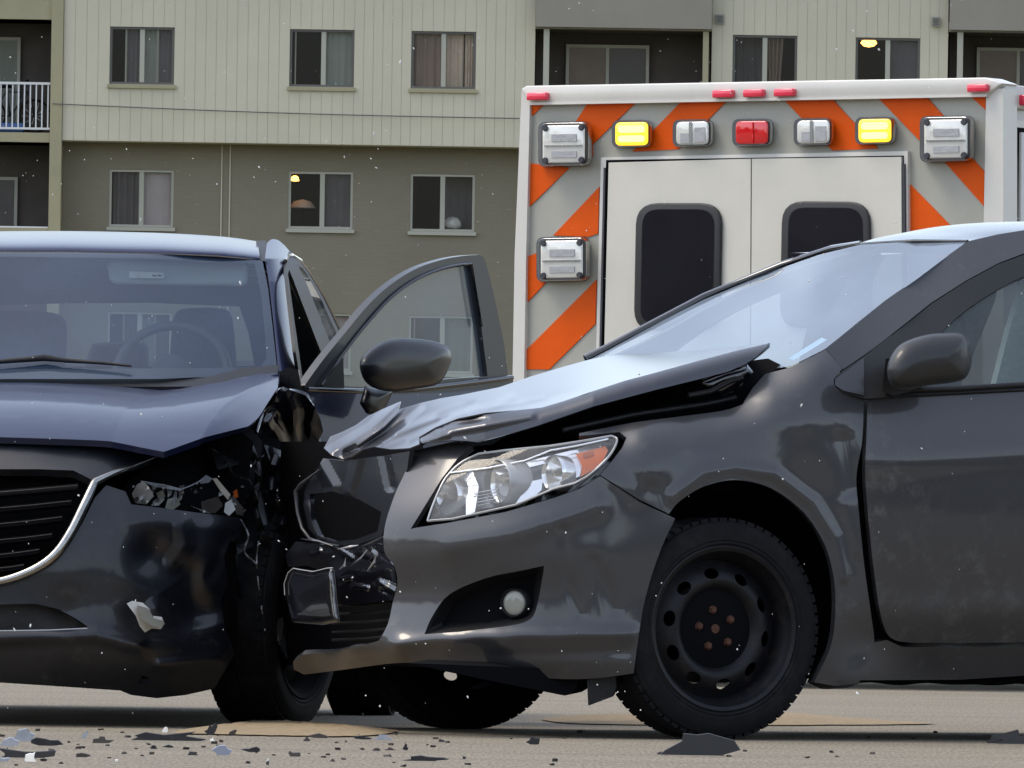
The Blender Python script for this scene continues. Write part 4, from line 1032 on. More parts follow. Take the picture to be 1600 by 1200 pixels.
# windscreen, roof, pillars
ws_c = [(921, 560, -.70), (1026, 592, 0), (1160, 588, .42), (1284, 546, .72), (1000, 520, -.66), (1100, 468, -.62), (1220, 418, -.56), (1335, 379, -.05), (1440, 375, .33), (1510, 377, .55), (1385, 468, .64), (1180, 500, .02), (1270, 440, .02), (1300, 480, .35)]
panel('windscreen', C, 'l', [(921, 562), (950, 547), (1000, 520), (1050, 493), (1100, 468), (1160, 443), (1220, 419), (1280, 398), (1345, 382), (1430, 377), (1510, 378), (1470, 408), (1430, 438), (1385, 469), (1340, 505), (1288, 546), (1236, 572), (1180, 580), (1100, 590), (1026, 596), (960, 585)], ws_c, 'windscreen_sky_haze', car, 6, (), 0)
tube('screen_seal', [C.pt(float(x), float(y), 'l', l) for x, y, l in ((915, 562, -.72), (950, 544, -.70), (1000, 517, -.675), (1100, 464, -.635), (1220, 415, -.575), (1300, 388, -.40), (1345, 379, -.10))], np.array([.016, .014, .013, .012, .012, .010, .006]), 'gloss_black', car, 8)
tube('screen_seal', [C.pt(float(x), float(y), 'l', l) for x, y, l in ((1345, 381, -.05), (1430, 376, .33), (1512, 377, .56))], .005, 'gloss_black', car, 6)
pil = [(1290, 545), (1340, 504), (1385, 468), (1430, 437), (1470, 407), (1512, 377), (1560, 366), (1610, 358), (1680, 351), (1680, 372), (1610, 392), (1560, 411), (1510, 438), (1455, 473), (1400, 517), (1354, 552), (1317, 577)]
pl_c = [(1290, 545, .755), (1317, 577, .79), (1385, 468, .67), (1420, 500, .73), (1512, 377, .575), (1510, 436, .67), (1610, 358, .56), (1610, 392, .62), (1680, 351, .56), (1680, 372, .61), (1450, 445, .655)]
panel('a_pillar', C, 'l', pil, pl_c, 'grey_paint', car, 3, (), .02)
wsf = tps(ws_c)
hdr = [C.local(C.pt(float(x), float(y), 'l', l)) for x, y, l in ((1290, 394, -.40), (1345, 381, -.05), (1430, 376, .33), (1512, 377, .56))]
hdr = [(-1.0, -.56, hdr[0][2] - .0)] + hdr
rows = []
for f, l, z in hdr:
    rows.append([C.world(f, l, z)] + [C.world(ff, l, max(z, 0) * (1 - k) + (1.56 - .11 * (l / .6) ** 2) * k) for ff, k in ((f - .12, .35), (f - .4, .80), (-1.9, 1.0), (-2.35, .93))])
loft('roof', rows, 'hood_grey', car)
# window frame, glass, sail panels, mirror
wf_c = [(1352, 556, .80), (1400, 520, .745), (1455, 476, .70), (1510, 441, .675), (1610, 396, .63), (1700, 366, .60), (1352, 622, .86), (1450, 612, .85), (1700, 598, .85), (1500, 520, .76), (1600, 500, .74), (1700, 480, .73)]
wff = tps(wf_c)
win_hole = spl([(1424, 598), (1440, 560), (1480, 510), (1530, 470), (1600, 432), (1690, 405)], 4) + [(1690, 596), (1600, 601), (1440, 606)]
panel('window_surround', C, 'l', [(1303, 602), (1303, 590), (1320, 577), (1354, 554), (1400, 519), (1455, 475), (1510, 440), (1560, 413), (1610, 394), (1700, 366), (1700, 604), (1600, 609), (1440, 617), (1352, 623), (1316, 613)], lambda x, y: wff(x, y) + .004, 'gasket', car, 3, [win_hole], .01)
panel('quarter_trim', C, 'l', [(1305, 602), (1305, 592), (1321, 580), (1350, 559), (1350, 618), (1317, 610)], lambda x, y: wff(x, y) + .010, 'grey_paint', car, 3, (), .006)
panel('side_window', C, 'l', win_hole, lambda x, y: wff(x, y) - .008, 'side_glass', car, 6, (), 0)
tube('belt_moulding', [C.pt(float(x), float(y), 'l', wff(float(x), float(y)) + .010) for x, y in ((1424, 609), (1500, 607), (1600, 601), (1690, 594))], .008, 'black_plastic', car, 8)
mo = spl([(1386, 578), (1394, 553), (1412, 535), (1447, 523), (1480, 520), (1503, 521), (1514, 531), (1519, 550), (1517, 574), (1508, 591), (1487, 598), (1453, 602), (1418, 608), (1394, 604)], 4, True)
mir = blob('door_mirror', C, 'l', mo, 1.00, .085, 42, 'mirror_grey', car, 2.6, .5)
prism('mirror_foot', [C.pt(float(x), float(y), 'l', .90) for x, y in ((1384, 560), (1425, 560), (1440, 606), (1395, 618), (1378, 612))], np.array([.02, .10, 0]), 'black_plastic', mir)
# the far side of the cabin seen through the windscreen
def far_side(o, fr):
    me = o.data.copy(); n = len(me.vertices); co = np.empty(n * 3); me.vertices.foreach_get('co', co); q = co.reshape(-1, 3) + rootloc(o)
    f, l, z = fr.local(q); P = np.stack([fr.O[0] + f * fr.F[0] - l * fr.L[0], fr.O[1] + f * fr.F[1] - l * fr.L[1], z], 1) - rootloc(o)
    me.vertices.foreach_set('co', P.ravel()); me.flip_normals(); me.update()
    c = bpy.data.objects.new(o.name.split('.')[0], me); col.objects.link(c); c.parent = o.parent
for o in list(car.children):
    if o.name.split('.')[0] in ('window_surround', 'side_window'): far_side(o, C)
# cabin interior
def seat(fr, f, l, parent, m, zc=.62, hh=.34, w_=.25):
    rows = []
    for dz, ww, ff in ((-.30, .24, .05), (-.1, .26, .02), (.15, .25, -.04), (.33, .20, -.08)):
        rows.append([fr.world(f + ff - .05, l - ww, zc + dz), fr.world(f + ff + .05, l - ww * .8, zc + dz), fr.world(f + ff + .07, l, zc + dz), fr.world(f + ff + .05, l + ww * .8, zc + dz), fr.world(f + ff - .05, l + ww, zc + dz), fr.world(f + ff - .09, l, zc + dz), fr.world(f + ff - .05, l - ww, zc + dz)])
    s = loft('seat_back', rows, m, parent)
    v, f_ = box_vf(fr.world(f - .10, l, zc + .46), .06, .13, .10, (*fr.F, 0), (*fr.L, 0)); h_ = obj('headrest', v, f_, m, s, False); bevel_obj(h_, .04, 3)
seat(C, -1.30, .38, car, 'light_cloth', .72); seat(C, -1.30, -.38, car, 'light_cloth', .72)
panel('b_pillar_inner', C, 'l', [(1556, 600), (1576, 520), (1600, 440), (1640, 440), (1630, 600)], const(.60), 'light_cloth', car, 6, (), .03)
panel('far_trim', C, 'l', [(1430, 604), (1460, 540), (1500, 480), (1560, 440), (1555, 470), (1500, 604)], const(-.66), 'light_cloth', car, 6, (), .02)
loft('dashboard', [[C.world(-.45, l, .98 + .0 * l), C.world(-.65, l, 1.0), C.world(-.9, l, .95), C.world(-.95, l, .7)] for l in (-.7, -.3, 0, .3, .7)], 'dash', car)
panel('inspection_sticker', C, 'l', [(1232, 560), (1284, 527), (1292, 531), (1240, 563)], lambda x, y: tps(ws_c)(x, y) - .012, 'sticker', car, 2.5, (), 0)
# body sides out of the picture, rear, underbody
CST = [(-1.165, .18, .885, .97, .845, 1.50, .58), (-1.6, .18, .888, .99, .845, 1.53, .58), (-2.2, .19, .888, 1.0, .83, 1.51, .57), (-2.8, .22, .885, 1.02, .80, 1.36, .56), (-3.2, .28, .86, 1.03, .74, 1.08, .55), (-3.52, .34, .74, 1.0, .62, 1.02, .5)]
hull(car, C, CST, 'grey_paint', 'rear_glass', (1,))
CSR = [(.30, .22, .87, .80, .78, .9, .6), (-.3, .2, .885, .92, .82, .95, .6), (-.75, .18, .885, .96, .845, 1.0, .58)]
hull(car, C, CSR, 'grey_paint', 'dark_glass', (-1,)); hull(car, C, CST, 'grey_paint', 'rear_glass', (-1,))
for s in (1, -1):
    for f0, f1 in ((-1.20, -1.32), (-2.15, -2.30)):
        tube('door_pillar', [C.world(f0, s * .85, .98), C.world((f0 + f1) / 2, s * .74, 1.22), C.world(f1, s * .60, 1.46)], .035, 'gasket', car, 8)
loft('rear_window', [[C.world(f, l, z - .04 * (l / .58) ** 2) for l in (-.58, 0, .58)] for f, z in ((-2.3, 1.49), (-2.6, 1.30), (-2.95, 1.07))], 'rear_glass', car)
loft('trunk_lid', [[C.world(f, l, z - .05 * (l / .7) ** 2) for l in (-.74, -.3, 0, .3, .74)] for f, z in ((-2.95, 1.07), (-3.25, 1.08), (-3.5, 1.05), (-3.58, .8), (-3.6, .4))], 'grey_paint', car)
box('underbody', C.world(-1.5, 0, .30), 2.02, .70, .11, 'deep_black', car, (*C.F, 0), (*C.L, 0))
lw = np.array([*C.L, 0])
RTC = .3175
wheel('front_wheel', C.world(0, .765, RTC), lw, RTC, .20, car, rot=.14)
wheel('front_wheel', C.world(0, -.765, RTC), -lw, RTC, .20, car)
for s in (1, -1): wheel('rear_wheel', C.world(-2.6, s * .765, RTC), lw * s, RTC, .20, car)
for dx, dy, rr_ in ((.02, .0, .03),): pass

# ------------------------------------------------------------------ dark blue sedan
TH = R(5)
MF = np.array([-math.sin(TH), -math.cos(TH)])
mw = W(422., 985., 31.35)
ML = np.array([-MF[1], MF[0]])
MO = mw[:2] - .79 * ML
M_ = Frame(MO, MF)
mz = thing('sedan', 'dark blue sedan with its driver door open and smashed headlamp', 'car', (MO[0], MO[1], 0), 'crashed sedans')
MB_ = []
mprof = [(-60, .95), (104, .925), (211, .86), (280, .77), (325, .68), (370, .56), (400, .44)]
for x, f in mprof: MB_ += [(x, 900, f), (x, 960, f - .01), (x, 1010, f + .015), (x, 1070, f - .06), (x, 820, f - .03), (x, 760, f - .08), (x, 715, f - .16)]
mfield = tps(MB_, 2e-4)
pp = lambda fn: (lambda x, y: M_.pt(x, y, 'f', fn(x, y)))
# hood: one smooth pressing, raised toward the fenders
HK = [-.9, -.45, .05, .40, .62, .80, 1.1]; HZ = [1.048, 1.027, 1.000, .962, .914, .842, .68]
def zhood(f, l):
    zc = np.interp(f, HK, HZ)
    ks = np.clip((np.abs(l) - .38) / .34, 0, 1); ks = ks * ks * (3 - 2 * ks)
    dome = .052 * ks * np.clip((.70 - f) / 1.1, 0, 1)
    fall = np.clip(np.abs(l) - (.78 - .10 * (f + .5)), 0, 1)
    return zc - .018 * np.clip(np.abs(l) / .4, 0, 1) ** 2 + dome - 1.1 * fall ** 1.3
zf_ = np.linspace(-.9, 1.1, 220); zsm = np.convolve(np.pad(np.interp(zf_, HK, HZ), 20, 'reflect', reflect_type='odd'), np.ones(41) / 41, 'valid')
def hoodfield(x, y):
    x = np.asarray(x, float); y = np.asarray(y, float)
    lo = np.full(x.shape, -.9); hi = np.full(x.shape, 1.0)
    for _ in range(34):
        md = (lo + hi) / 2; f, l, z = M_.local(M_.pt(x, y, 'f', md))
        zz = zhood(md, l) - np.interp(md, zf_, np.interp(zf_, HK, HZ)) + np.interp(md, zf_, zsm)
        up_ = zz > z; lo = np.where(up_, md, lo); hi = np.where(up_, hi, md)
    return (lo + hi) / 2
hoodM = [(-70, 597)] + spl([(-70, 597), (100, 597), (250, 597), (330, 599), (375, 590), (430, 578)], 4)[1:] + [(436, 586), (434, 606)] + spl([(434, 606), (418, 630), (404, 652), (388, 666)], 3)[1:] + [(320, 683), (256, 706)] + spl([(256, 706), (215, 698), (185, 692), (150, 688), (0, 683), (-70, 682)], 4)[1:]
hM = creases([([(428, 600), (390, 612), (340, 645)], 9, -.010)])
mh = panel('hood', M_, 'f', hoodM, hoodfield, 'blue_paint', mz, 3.2, (), .02, hM)
# upper grille lip and grille
panel('grille_lip', M_, 'f', [(-70, 689), (0, 689), (100, 691), (165, 697), (205, 706), (240, 715), (180, 735), (148, 752), (115, 735), (60, 733), (-70, 733)], lambda x, y: mfield(x, y) + .01, 'blue_black', mz, 3.5, (), .03)
panel('grille_cavity', M_, 'f', [(-70, 690), (260, 700), (372, 672), (396, 690), (384, 780), (368, 860), (372, 1000), (340, 1060), (250, 1080), (-70, 1060)], const(.36), 'deep_black', mz, 12, (), 0)
panel('radiator', M_, 'f', [(-70, 725), (125, 735), (150, 756), (120, 845), (60, 905), (-70, 930)], const(.72), 'deep_black', mz, 8, (), 0)
for y0, y1, x1 in ((773, 762, 122), (798, 786, 112), (823, 811, 98), (848, 838, 82), (871, 862, 62), (892, 886, 38)):
    pts = [M_.pt(x, y, 'f', .86 + 0 * x) for x, y in ((-70., y0 + 3.), (-20., y0 + 1.), (x1 * .5, (y0 + y1) / 2.), (float(x1), float(y1)))]
    V = []
    for p in pts:
        for dz, df in ((.011, -.03), (.012, .0), (-.004, .012), (-.012, -.014)): V.append(p + np.array([0, 0, dz]) + np.array([*MF, 0]) * df)
    F = [(i * 4 + k, i * 4 + (k + 1) % 4, (i + 1) * 4 + (k + 1) % 4, (i + 1) * 4 + k) for i in range(3) for k in range(4)]
    gs_ = obj('grille_slat', V, F, 'deep_black', mz, True, sharp=30)
    tube('slat_edge', [p + np.array([0, 0, .006]) + np.array([*MF, 0]) * .011 for p in pts], .0022, 'black_plastic', gs_, 6)
wing = spl([(-70, 912), (-20, 911), (20, 903), (60, 886), (88, 864), (110, 832), (129, 794), (146, 757)], 6) + spl([(148, 753), (180, 738), (210, 727), (244, 714)], 4)
wr = np.interp(np.arange(len(wing)), [0, 20, 38, 44, 55], [.011, .014, .014, .012, .002])
tube('chrome_grille_trim', [pp(lambda x, y: mfield(x, y) + .02)(np.array(x), np.array(y)) for x, y in wing], wr, 'dull_chrome', mz, 10)
# bumper
bo = [(-70, 922), (0, 915), (40, 902), (80, 882), (108, 852), (130, 815), (148, 778), (166, 758), (196, 768), (205, 788), (240, 792), (300, 800), (372, 808), (380, 818), (362, 838), (350, 870), (356, 910), (345, 940), (352, 985), (368, 1020), (352, 1046), (335, 1076), (290, 1086), (245, 1091), (205, 1086), (188, 1079), (100, 1073), (-70, 1062)]
intake = [(-60, 946), (55, 943), (92, 952), (118, 966), (142, 982), (80, 985), (-60, 987)]
tow = [(216, 1066), (222, 1056), (236, 1060), (237, 1066), (217, 1068)]
bd = creases([([(-70, 1000), (60, 994), (150, 992), (215, 1008)], 12, .022), ([(200, 812), (260, 818), (340, 824)], 14, .006), ([(240, 870), (290, 900), (300, 960)], 34, -.05), ([(330, 830), (320, 920)], 20, .012), ([(250, 1040), (340, 1030)], 10, .02)])
bd2 = ridges([([(285, 812), (290, 850), (270, 880)], 18, .010), ([(245, 950), (300, 985), (350, 975)], 20, .014), ([(355, 840), (330, 900)], 14, -.012)])
mb = panel('front_bumper', M_, 'f', bo, mfield, 'blue_black', mz, 3.2, [intake, tow], .02, lambda x, y: bd(x, y) + bd2(x, y))
panel('intake_back', M_, 'f', [(-66, 940), (60, 938), (150, 980), (80, 990), (-66, 992)], lambda x, y: mfield(x, y) - .07, 'black_plastic', mb, 6, (), 0)
tube('intake_edge', [pp(lambda x, y: mfield(x, y) + .004)(np.array(float(x)), np.array(float(y))) for x, y in ((-60, 987), (80, 985), (140, 982))], .003, 'lamp_grey', mb, 6)
# smashed headlamp: dark pocket with bits of bowl and lens
hp = thing
lampm = panel('headlamp', M_, 'f', [(183, 772), (214, 742), (256, 712), (320, 690), (392, 668), (410, 690), (405, 760), (385, 806), (300, 800), (205, 790)], lambda x, y: mfield(x, y) - .16, 'deep_black', mz, 5, (), .02)
def shard(name, pts, f, m, parent, th=.004, tilt=(0, 0), fr=None):
    fr = fr or M_
    c = np.mean(pts, 0)
    P = [fr.pt(float(x), float(y), 'f', f + tilt[0] * (x - c[0]) / 100 + tilt[1] * (y - c[1]) / 100) for x, y in pts]
    return prism(name, P, -np.array([*fr.F, 0]) * th, m, parent)
SH = [([(206, 772), (214, 757), (224, 752), (232, 760), (240, 775), (228, 788), (212, 786)], 'lamp_grey'), ([(222, 752), (262, 758), (284, 764), (282, 767), (240, 760)], 'clear_plastic'),
      ([(228, 764), (240, 768), (238, 776), (230, 774)], 'reflector'), ([(244, 770), (254, 766), (258, 776), (248, 782)], 'fog_glass'), ([(262, 762), (270, 760), (268, 772), (262, 778)], 'reflector'), ([(240, 782), (252, 776), (258, 780), (248, 790), (236, 790)], 'reflector'),
      ([(262, 780), (276, 776), (282, 788), (270, 797), (258, 794)], 'fog_glass'), ([(280, 760), (288, 758), (284, 780), (278, 784)], 'reflector'), ([(294, 766), (300, 762), (298, 770), (294, 772)], 'chrome'), ([(310, 752), (322, 742), (332, 748), (326, 754), (314, 756)], 'clear_plastic'),
      ([(332, 748), (338, 747), (360, 773), (356, 781), (345, 768)], 'white_plastic'), ([(352, 786), (362, 780), (368, 796), (358, 806), (350, 800)], 'lamp_grey'), ([(364, 774), (380, 794), (380, 806), (370, 804), (362, 788)], 'clear_plastic'), ([(298, 790), (330, 802), (318, 800)], 'reflector'),
      ([(314, 784), (340, 776), (348, 790), (336, 802), (316, 800)], 'debris_brown'), ([(362, 770), (370, 764), (372, 776), (366, 780)], 'amber_dark'), ([(366, 782), (369, 782), (371, 792), (366, 790)], 'chrome'), ([(344, 812), (362, 818), (350, 828)], 'clear_plastic'), ([(274, 764), (277, 770), (272, 790), (269, 780)], 'clear_plastic')]
for i, (p, m) in enumerate(SH):
    shard('broken_lens' if 'plastic' in m else 'broken_reflector', p, float(mfield(np.mean([q[0] for q in p]), 770.)) - .04 - .02 * random.random(), m, lampm, .006, (random.uniform(-.3, .3), random.uniform(-.3, .3)))
for k in range(34):
    cx_ = random.choice([random.uniform(208, 290), random.uniform(300, 385)]); cy_ = random.uniform(755, 803); r_ = random.uniform(2, 5.5)
    q_ = [(cx_ + r_ * random.uniform(.5, 1.2) * math.cos(a_), cy_ + r_ * random.uniform(.5, 1.2) * math.sin(a_)) for a_ in np.linspace(0, 6.28, random.choice([4, 5, 6]))[:-1]]
    shard('broken_reflector', q_, float(mfield(cx_, 770.)) - .02 - .05 * random.random(), ['reflector', 'chrome', 'fog_glass', 'lamp_grey', 'debris_brown'][k % 5], lampm, .004, (random.uniform(-1, 1), random.uniform(-1, 1)))
tube('lens_edge', [pp(lambda x, y: mfield(x, y) - .03)(np.array(float(x)), np.array(float(y))) for x, y in ((220, 752), (250, 757), (283, 765), (300, 758), (312, 752), (322, 744))], .002, 'clear_plastic', lampm, 5)
shard('torn_foam', [(214, 946), (232, 950), (240, 966), (256, 970), (254, 980), (238, 978), (222, 968)], float(mfield(228., 962.)) + .075, 'fog_glass', mz, .012, (-.5, .5))
shard('torn_foam', [(198, 943), (206, 939), (222, 942), (233, 952), (236, 962), (252, 964), (256, 975), (250, 983), (236, 982), (226, 988), (218, 978), (212, 962)], float(mfield(228., 962.)) + .05, 'white_plastic', mz, .02, (-.25, .1))
# crumpled fender
fr_out = [(434, 610), (442, 604), (462, 612), (478, 618), (492, 636), (501, 656), (505, 674), (498, 688), (484, 700), (470, 708), (452, 706), (430, 702), (408, 694), (398, 684), (408, 664), (420, 640)]
fd = ridges([([(446, 612), (456, 640), (462, 704)], 13, .014), ([(432, 640), (448, 670), (460, 704)], 11, -.014), ([(470, 620), (478, 650), (468, 700)], 12, -.014), ([(492, 640), (482, 665), (498, 690)], 12, .014), ([(418, 660), (440, 690)], 14, .014), ([(446, 612), (430, 645), (405, 690)], 10, .012)])
panel('crumpled_fender', M_, 'f', fr_out, [(434, 610, -.05), (505, 674, -.22), (398, 684, -.05), (470, 708, -.28), (450, 655, -.12), (480, 622, -.08)], 'gloss_black', mz, 2.2, (), .012, fd)
panel('cowl_corner', M_, 'f', [(434, 582), (452, 574), (466, 578), (470, 600), (474, 616), (462, 610), (440, 600)], const(-.52), 'gloss_black', mz, 2.5, (), .03)
shard('fender_bracket', [(419, 598), (424, 587), (436, 584), (437, 600)], -.36, 'blue_paint', mz, .01)
tube('hood_seal', [M_.pt(float(x), float(y), 'f', f) for x, y, f in ((434, 612, -.30), (420, 630, -.1), (404, 658, .1), (400, 676, .15))], np.array([.006, .012, .012, .006]), 'gloss_black', mz, 8)
# torn hoses, wires and bent brackets in the crushed corner
def hose(name, pts, f, r, m, n=8):
    tube(name, [M_.pt(float(x), float(y), 'f', f + .03 * math.sin(i * 1.7)) for i, (x, y) in enumerate(spl(pts, 5))], r, m, mz, n)
hose('hose', [(392, 700), (404, 740), (398, 790), (412, 840)], .30, .011, 'black_plastic')
hose('hose', [(430, 716), (424, 760), (440, 800), (436, 850)], .22, .014, 'gloss_black_soft')
hose('wire', [(330, 700), (352, 716), (366, 742), (390, 752), (404, 780)], .42, .0032, 'mirror_grey', 6)
hose('wire', [(376, 812), (388, 836), (382, 862), (400, 880)], .40, .0028, 'lamp_grey', 6)
hose('wire', [(412, 712), (396, 726), (404, 752), (386, 776)], .36, .0026, 'black_plastic', 6)
hose('liner_edge', [(404, 846), (401, 880), (406, 930), (414, 985)], .33, .0022, 'lamp_grey', 6)
shard('bent_bracket', [(446, 712), (472, 714), (470, 744), (456, 760), (440, 748)], .12, 'mirror_grey', mz, .012, (.5, .3))
shard('bent_bracket', [(404, 840), (420, 832), (426, 852), (414, 872)], .30, 'mirror_grey', mz, .008, (.4, -.4))
shard('lamp_carrier', [(330, 706), (380, 688), (390, 702), (372, 726), (340, 734)], .34, 'black_plastic', mz, .02, (-.2, .4))
shard('lamp_carrier', [(346, 820), (372, 814), (386, 836), (366, 846), (350, 842)], .44, 'gloss_black_soft', mz, .012, (-.4, .2))
panel('torn_fender_flap', M_, 'f', [(412, 694), (440, 704), (474, 710), (482, 730), (466, 752), (452, 784), (436, 760), (424, 726)], [(412, 694, .02), (474, 710, -.08), (466, 752, -.14), (440, 770, -.04), (436, 720, .0)], 'blue_black', mz, 2.4, (), .008, ridges([([(430, 704), (446, 740), (452, 780)], 12, .02), ([(466, 712), (456, 744)], 10, -.016)]))
# wheel side darkness: liner, strut, bent splash panel
panel('bent_inner_panel', M_, 'f', [(388, 772), (432, 762), (470, 774), (478, 850), (458, 884), (446, 930), (440, 1000), (404, 1008), (376, 930), (370, 850)], [(388, 772, .22), (470, 774, .06), (478, 850, .05), (440, 1000, .16), (404, 1008, .26), (370, 850, .30), (420, 880, .24)], 'blue_black', mz, 2.8, (), .01, ridges([([(410, 770), (424, 830), (404, 900), (418, 1000)], 16, .022), ([(450, 772), (440, 840), (452, 880)], 14, -.018), ([(380, 860), (420, 850), (470, 836)], 10, .014)]))
blob('wheel_liner', M_, 'f', [(370, 820), (372, 700), (400, 672), (440, 690), (490, 700), (510, 760), (500, 860), (480, 960), (450, 1030), (370, 1030), (352, 930), (362, 850)], -.12, .10, 50, 'deep_black', mz, 5)
panel('bent_liner', M_, 'f', [(378, 850), (402, 842), (412, 870), (420, 930), (426, 990), (400, 1000), (360, 940)], lambda x, y: .25 + (x - 400) * .002, 'black_plastic', mz, 4, (), .01)
# windscreen, roof, pillar
MWS = [(-60, 394, -1.12), (0, 394, -1.12), (200, 396, -1.11), (410, 407, -1.22), (-60, 590, -.45), (0, 590, -.45), (250, 590, -.47), (434, 585, -.70), (422, 500, -.93), (0, 490, -.80), (250, 490, -.81)]
wso = [(-80, 394), (100, 394), (250, 397), (340, 401), (410, 407), (419, 450), (427, 520), (434, 584), (250, 592), (-80, 592)]
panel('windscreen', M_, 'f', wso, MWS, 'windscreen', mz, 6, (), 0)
mws = tps(MWS)
inner = [(-80, 400), (250, 404), (398, 412), (408, 460), (414, 520), (416, 560), (408, 572), (392, 575), (-80, 577)]
panel('screen_frit', M_, 'f', wso, lambda x, y: mws(x, y) - .008, 'gasket', mz, 4, [inner], 0)
panel('cowl', M_, 'f', [(-80, 577), (250, 576), (400, 574), (436, 570), (432, 590), (380, 596), (330, 604), (-80, 604)], [(-80, 577, -.60), (-80, 604, -.42), (430, 577, -.66), (430, 600, -.50), (200, 577, -.60), (200, 604, -.42)], 'black_plastic', mz, 4, (), .01)
tube('wiper', [M_.pt(float(x), float(y), 'f', mws(float(x), float(y)) + .035) for x, y in ((-80, 568), (0, 565), (50, 561), (70, 559), (100, 563), (160, 567), (206, 572))], np.array([.007, .008, .010, .012, .008, .006, .004]), 'black_plastic', mz, 6)
MR = [(-80, 362, -2.10), (100, 361, -2.10), (250, 364, -2.10), (350, 370, -2.0), (404, 378, -1.8)]
for dx_, dy_ in ((-80, 0), (100, 0), (250, 3), (350, 8), (400, 13)): MR += [(dx_, 392 + dy_, -1.13 - .09 * (dx_ > 380)), (dx_, 384 + dy_ * .9, -1.20 - .08 * (dx_ > 380)), (dx_, 376 + dy_ * .85, -1.34 - .06 * (dx_ > 380)), (dx_, 368 + dy_ * .8, -1.60)]
def roof_field(x, y):
    yt = np.interp(x, [-80, 100, 250, 350, 404], [361.5, 360.5, 363.5, 369.5, 377.]); yb = np.interp(x, [-80, 100, 250, 340, 410], [393., 393., 396., 400., 407.])
    t = np.clip((y - yt) / (yb - yt), 0, 1.05); return -1.13 - .10 * np.clip((x - 250) / 160., 0, 1) ** 2 - .95 * np.abs(1 - t) ** 2.4
panel('roof', M_, 'f', spl([(-80, 362), (100, 361), (250, 364), (350, 370), (402, 377)], 4) + [(406, 400), (404, 405), (340, 399), (250, 395), (100, 392), (-80, 392)], roof_field, 'blue_paint', mz, 2.6, (), 0)
panel('roof_ditch', M_, 'f', [(400, 376), (416, 376), (418, 410), (402, 404)], lambda x, y: -1.30 - (405 - y) * .018, 'gasket', mz, 2.5, (), 0)
pilm = spl([(417, 380), (424, 374), (434, 375), (444, 383), (452, 392)], 4) + [(447, 402)] + spl([(446, 405), (448, 430), (452, 470), (458, 520), (465, 570), (470, 602)], 4) + [(452, 578), (436, 582)] + spl([(434, 570), (428, 510), (420, 440), (414, 404)], 3)
def pillar_field(x, y):
    xl_ = np.interp(y, [374, 404, 440, 510, 582, 602], [412, 414, 420, 428, 436, 440]); fl_ = np.interp(y, [360, 404, 440, 510, 582, 620], [-1.95, -1.25, -1.10, -.90, -.70, -.62])
    u_ = np.clip((x - xl_) / 30., -.2, 2.5); return fl_ - .20 * u_ ** 2.2 * (u_ > 0) if np.ndim(u_) == 0 else fl_ - .20 * np.abs(u_) ** 2.2
panel('a_pillar', M_, 'f', pilm, pillar_field, 'blue_paint', mz, 2.2, (), .01)
# left side behind the pillar: roof rail, window openings, rear door glass
sidec = [(446, 404, -1.5), (470, 600, -.85), (452, 392, -2.0), (478, 418, -2.3), (502, 458, -2.6), (522, 494, -2.9), (532, 520, -3.0), (500, 540, -1.9), (465, 412, -1.9), (480, 585, -1.15), (530, 600, -2.6), (490, 500, -1.9)]
sf = tps(sidec)
outer_s = [(447, 402), (452, 391), (466, 403), (480, 420), (494, 443), (508, 467), (520, 490), (532, 518), (540, 620), (475, 640), (470, 600), (462, 550), (454, 480), (448, 425)]
wA = [(450, 428), (452, 421), (470, 468), (490, 520), (504, 556), (504, 600), (482, 615), (472, 585), (460, 500)]
wB = [(465, 414), (473, 419), (488, 442), (504, 472), (516, 500), (527, 524), (530, 560), (516, 536), (496, 486), (478, 440)]
panel('side_frame', M_, 'f', outer_s, sf, 'gasket', mz, 1.8, [wA, wB], .01)
panel('rear_door_glass', M_, 'f', wB, lambda x, y: sf(x, y) - .01, 'side_glass', mz, 2, (), 0)
tube('roof_moulding', [M_.pt(float(x), float(y), 'f', sf(float(x), float(y)) + .02) for x, y in ((446, 408), (449, 400), (456, 399), (470, 408), (486, 430), (506, 464), (530, 514))], .007, 'gloss_black', mz, 6)
# cabin interior
blob('driver_seat', M_, 'f', spl([(262, 600), (268, 520), (272, 496), (282, 484), (310, 481), (345, 482), (360, 490), (366, 520), (372, 600)], 4), -1.75, .09, 34, 'seat_cloth', mz, 4)
blob('passenger_seat', M_, 'f', spl([(-70, 600), (-66, 500), (-40, 486), (40, 486), (88, 490), (103, 505), (104, 540), (98, 600)], 4), -1.75, .09, 34, 'seat_cloth', mz, 4)
blob('rear_seat', M_, 'f', spl([(60, 610), (120, 590), (140, 545), (152, 536), (215, 534), (232, 542), (246, 590), (380, 606), (380, 640), (60, 640)], 3), -2.5, .06, 20, 'seat_cloth', mz, 4)
sw_c = M_.pt(268., 588., 'f', -1.15); swn = np.array([MF[0], MF[1], .45]); swn /= np.linalg.norm(swn)
s1 = np.cross(swn, UZ); s1 /= np.linalg.norm(s1); s2 = np.cross(s1, swn)
sw = tube('steering_wheel', [sw_c + .175 * (math.cos(t) * s1 + math.sin(t) * s2) for t in np.linspace(0, 2 * math.pi, 41)], .016, 'dash', mz, 8)
lathe('steering_hub', [(0, .02), (.06, .012), (.07, 0), (.06, -.03)], sw_c, swn, 'dash', sw, 20)
loft('dashboard', [[M_.world(-.55, l, 1.00), M_.world(-.75, l, 1.02), M_.world(-1.0, l, .98), M_.world(-1.05, l, .6)] for l in (-.75, -.3, 0, .3, .75)], 'dash', mz)
visor = blob('sun_visor', M_, 'f', rrect([(166, 408), (386, 410), (388, 448), (172, 444)], 12), -1.25, .012, 8, 'visor_cloth', mz, 3)
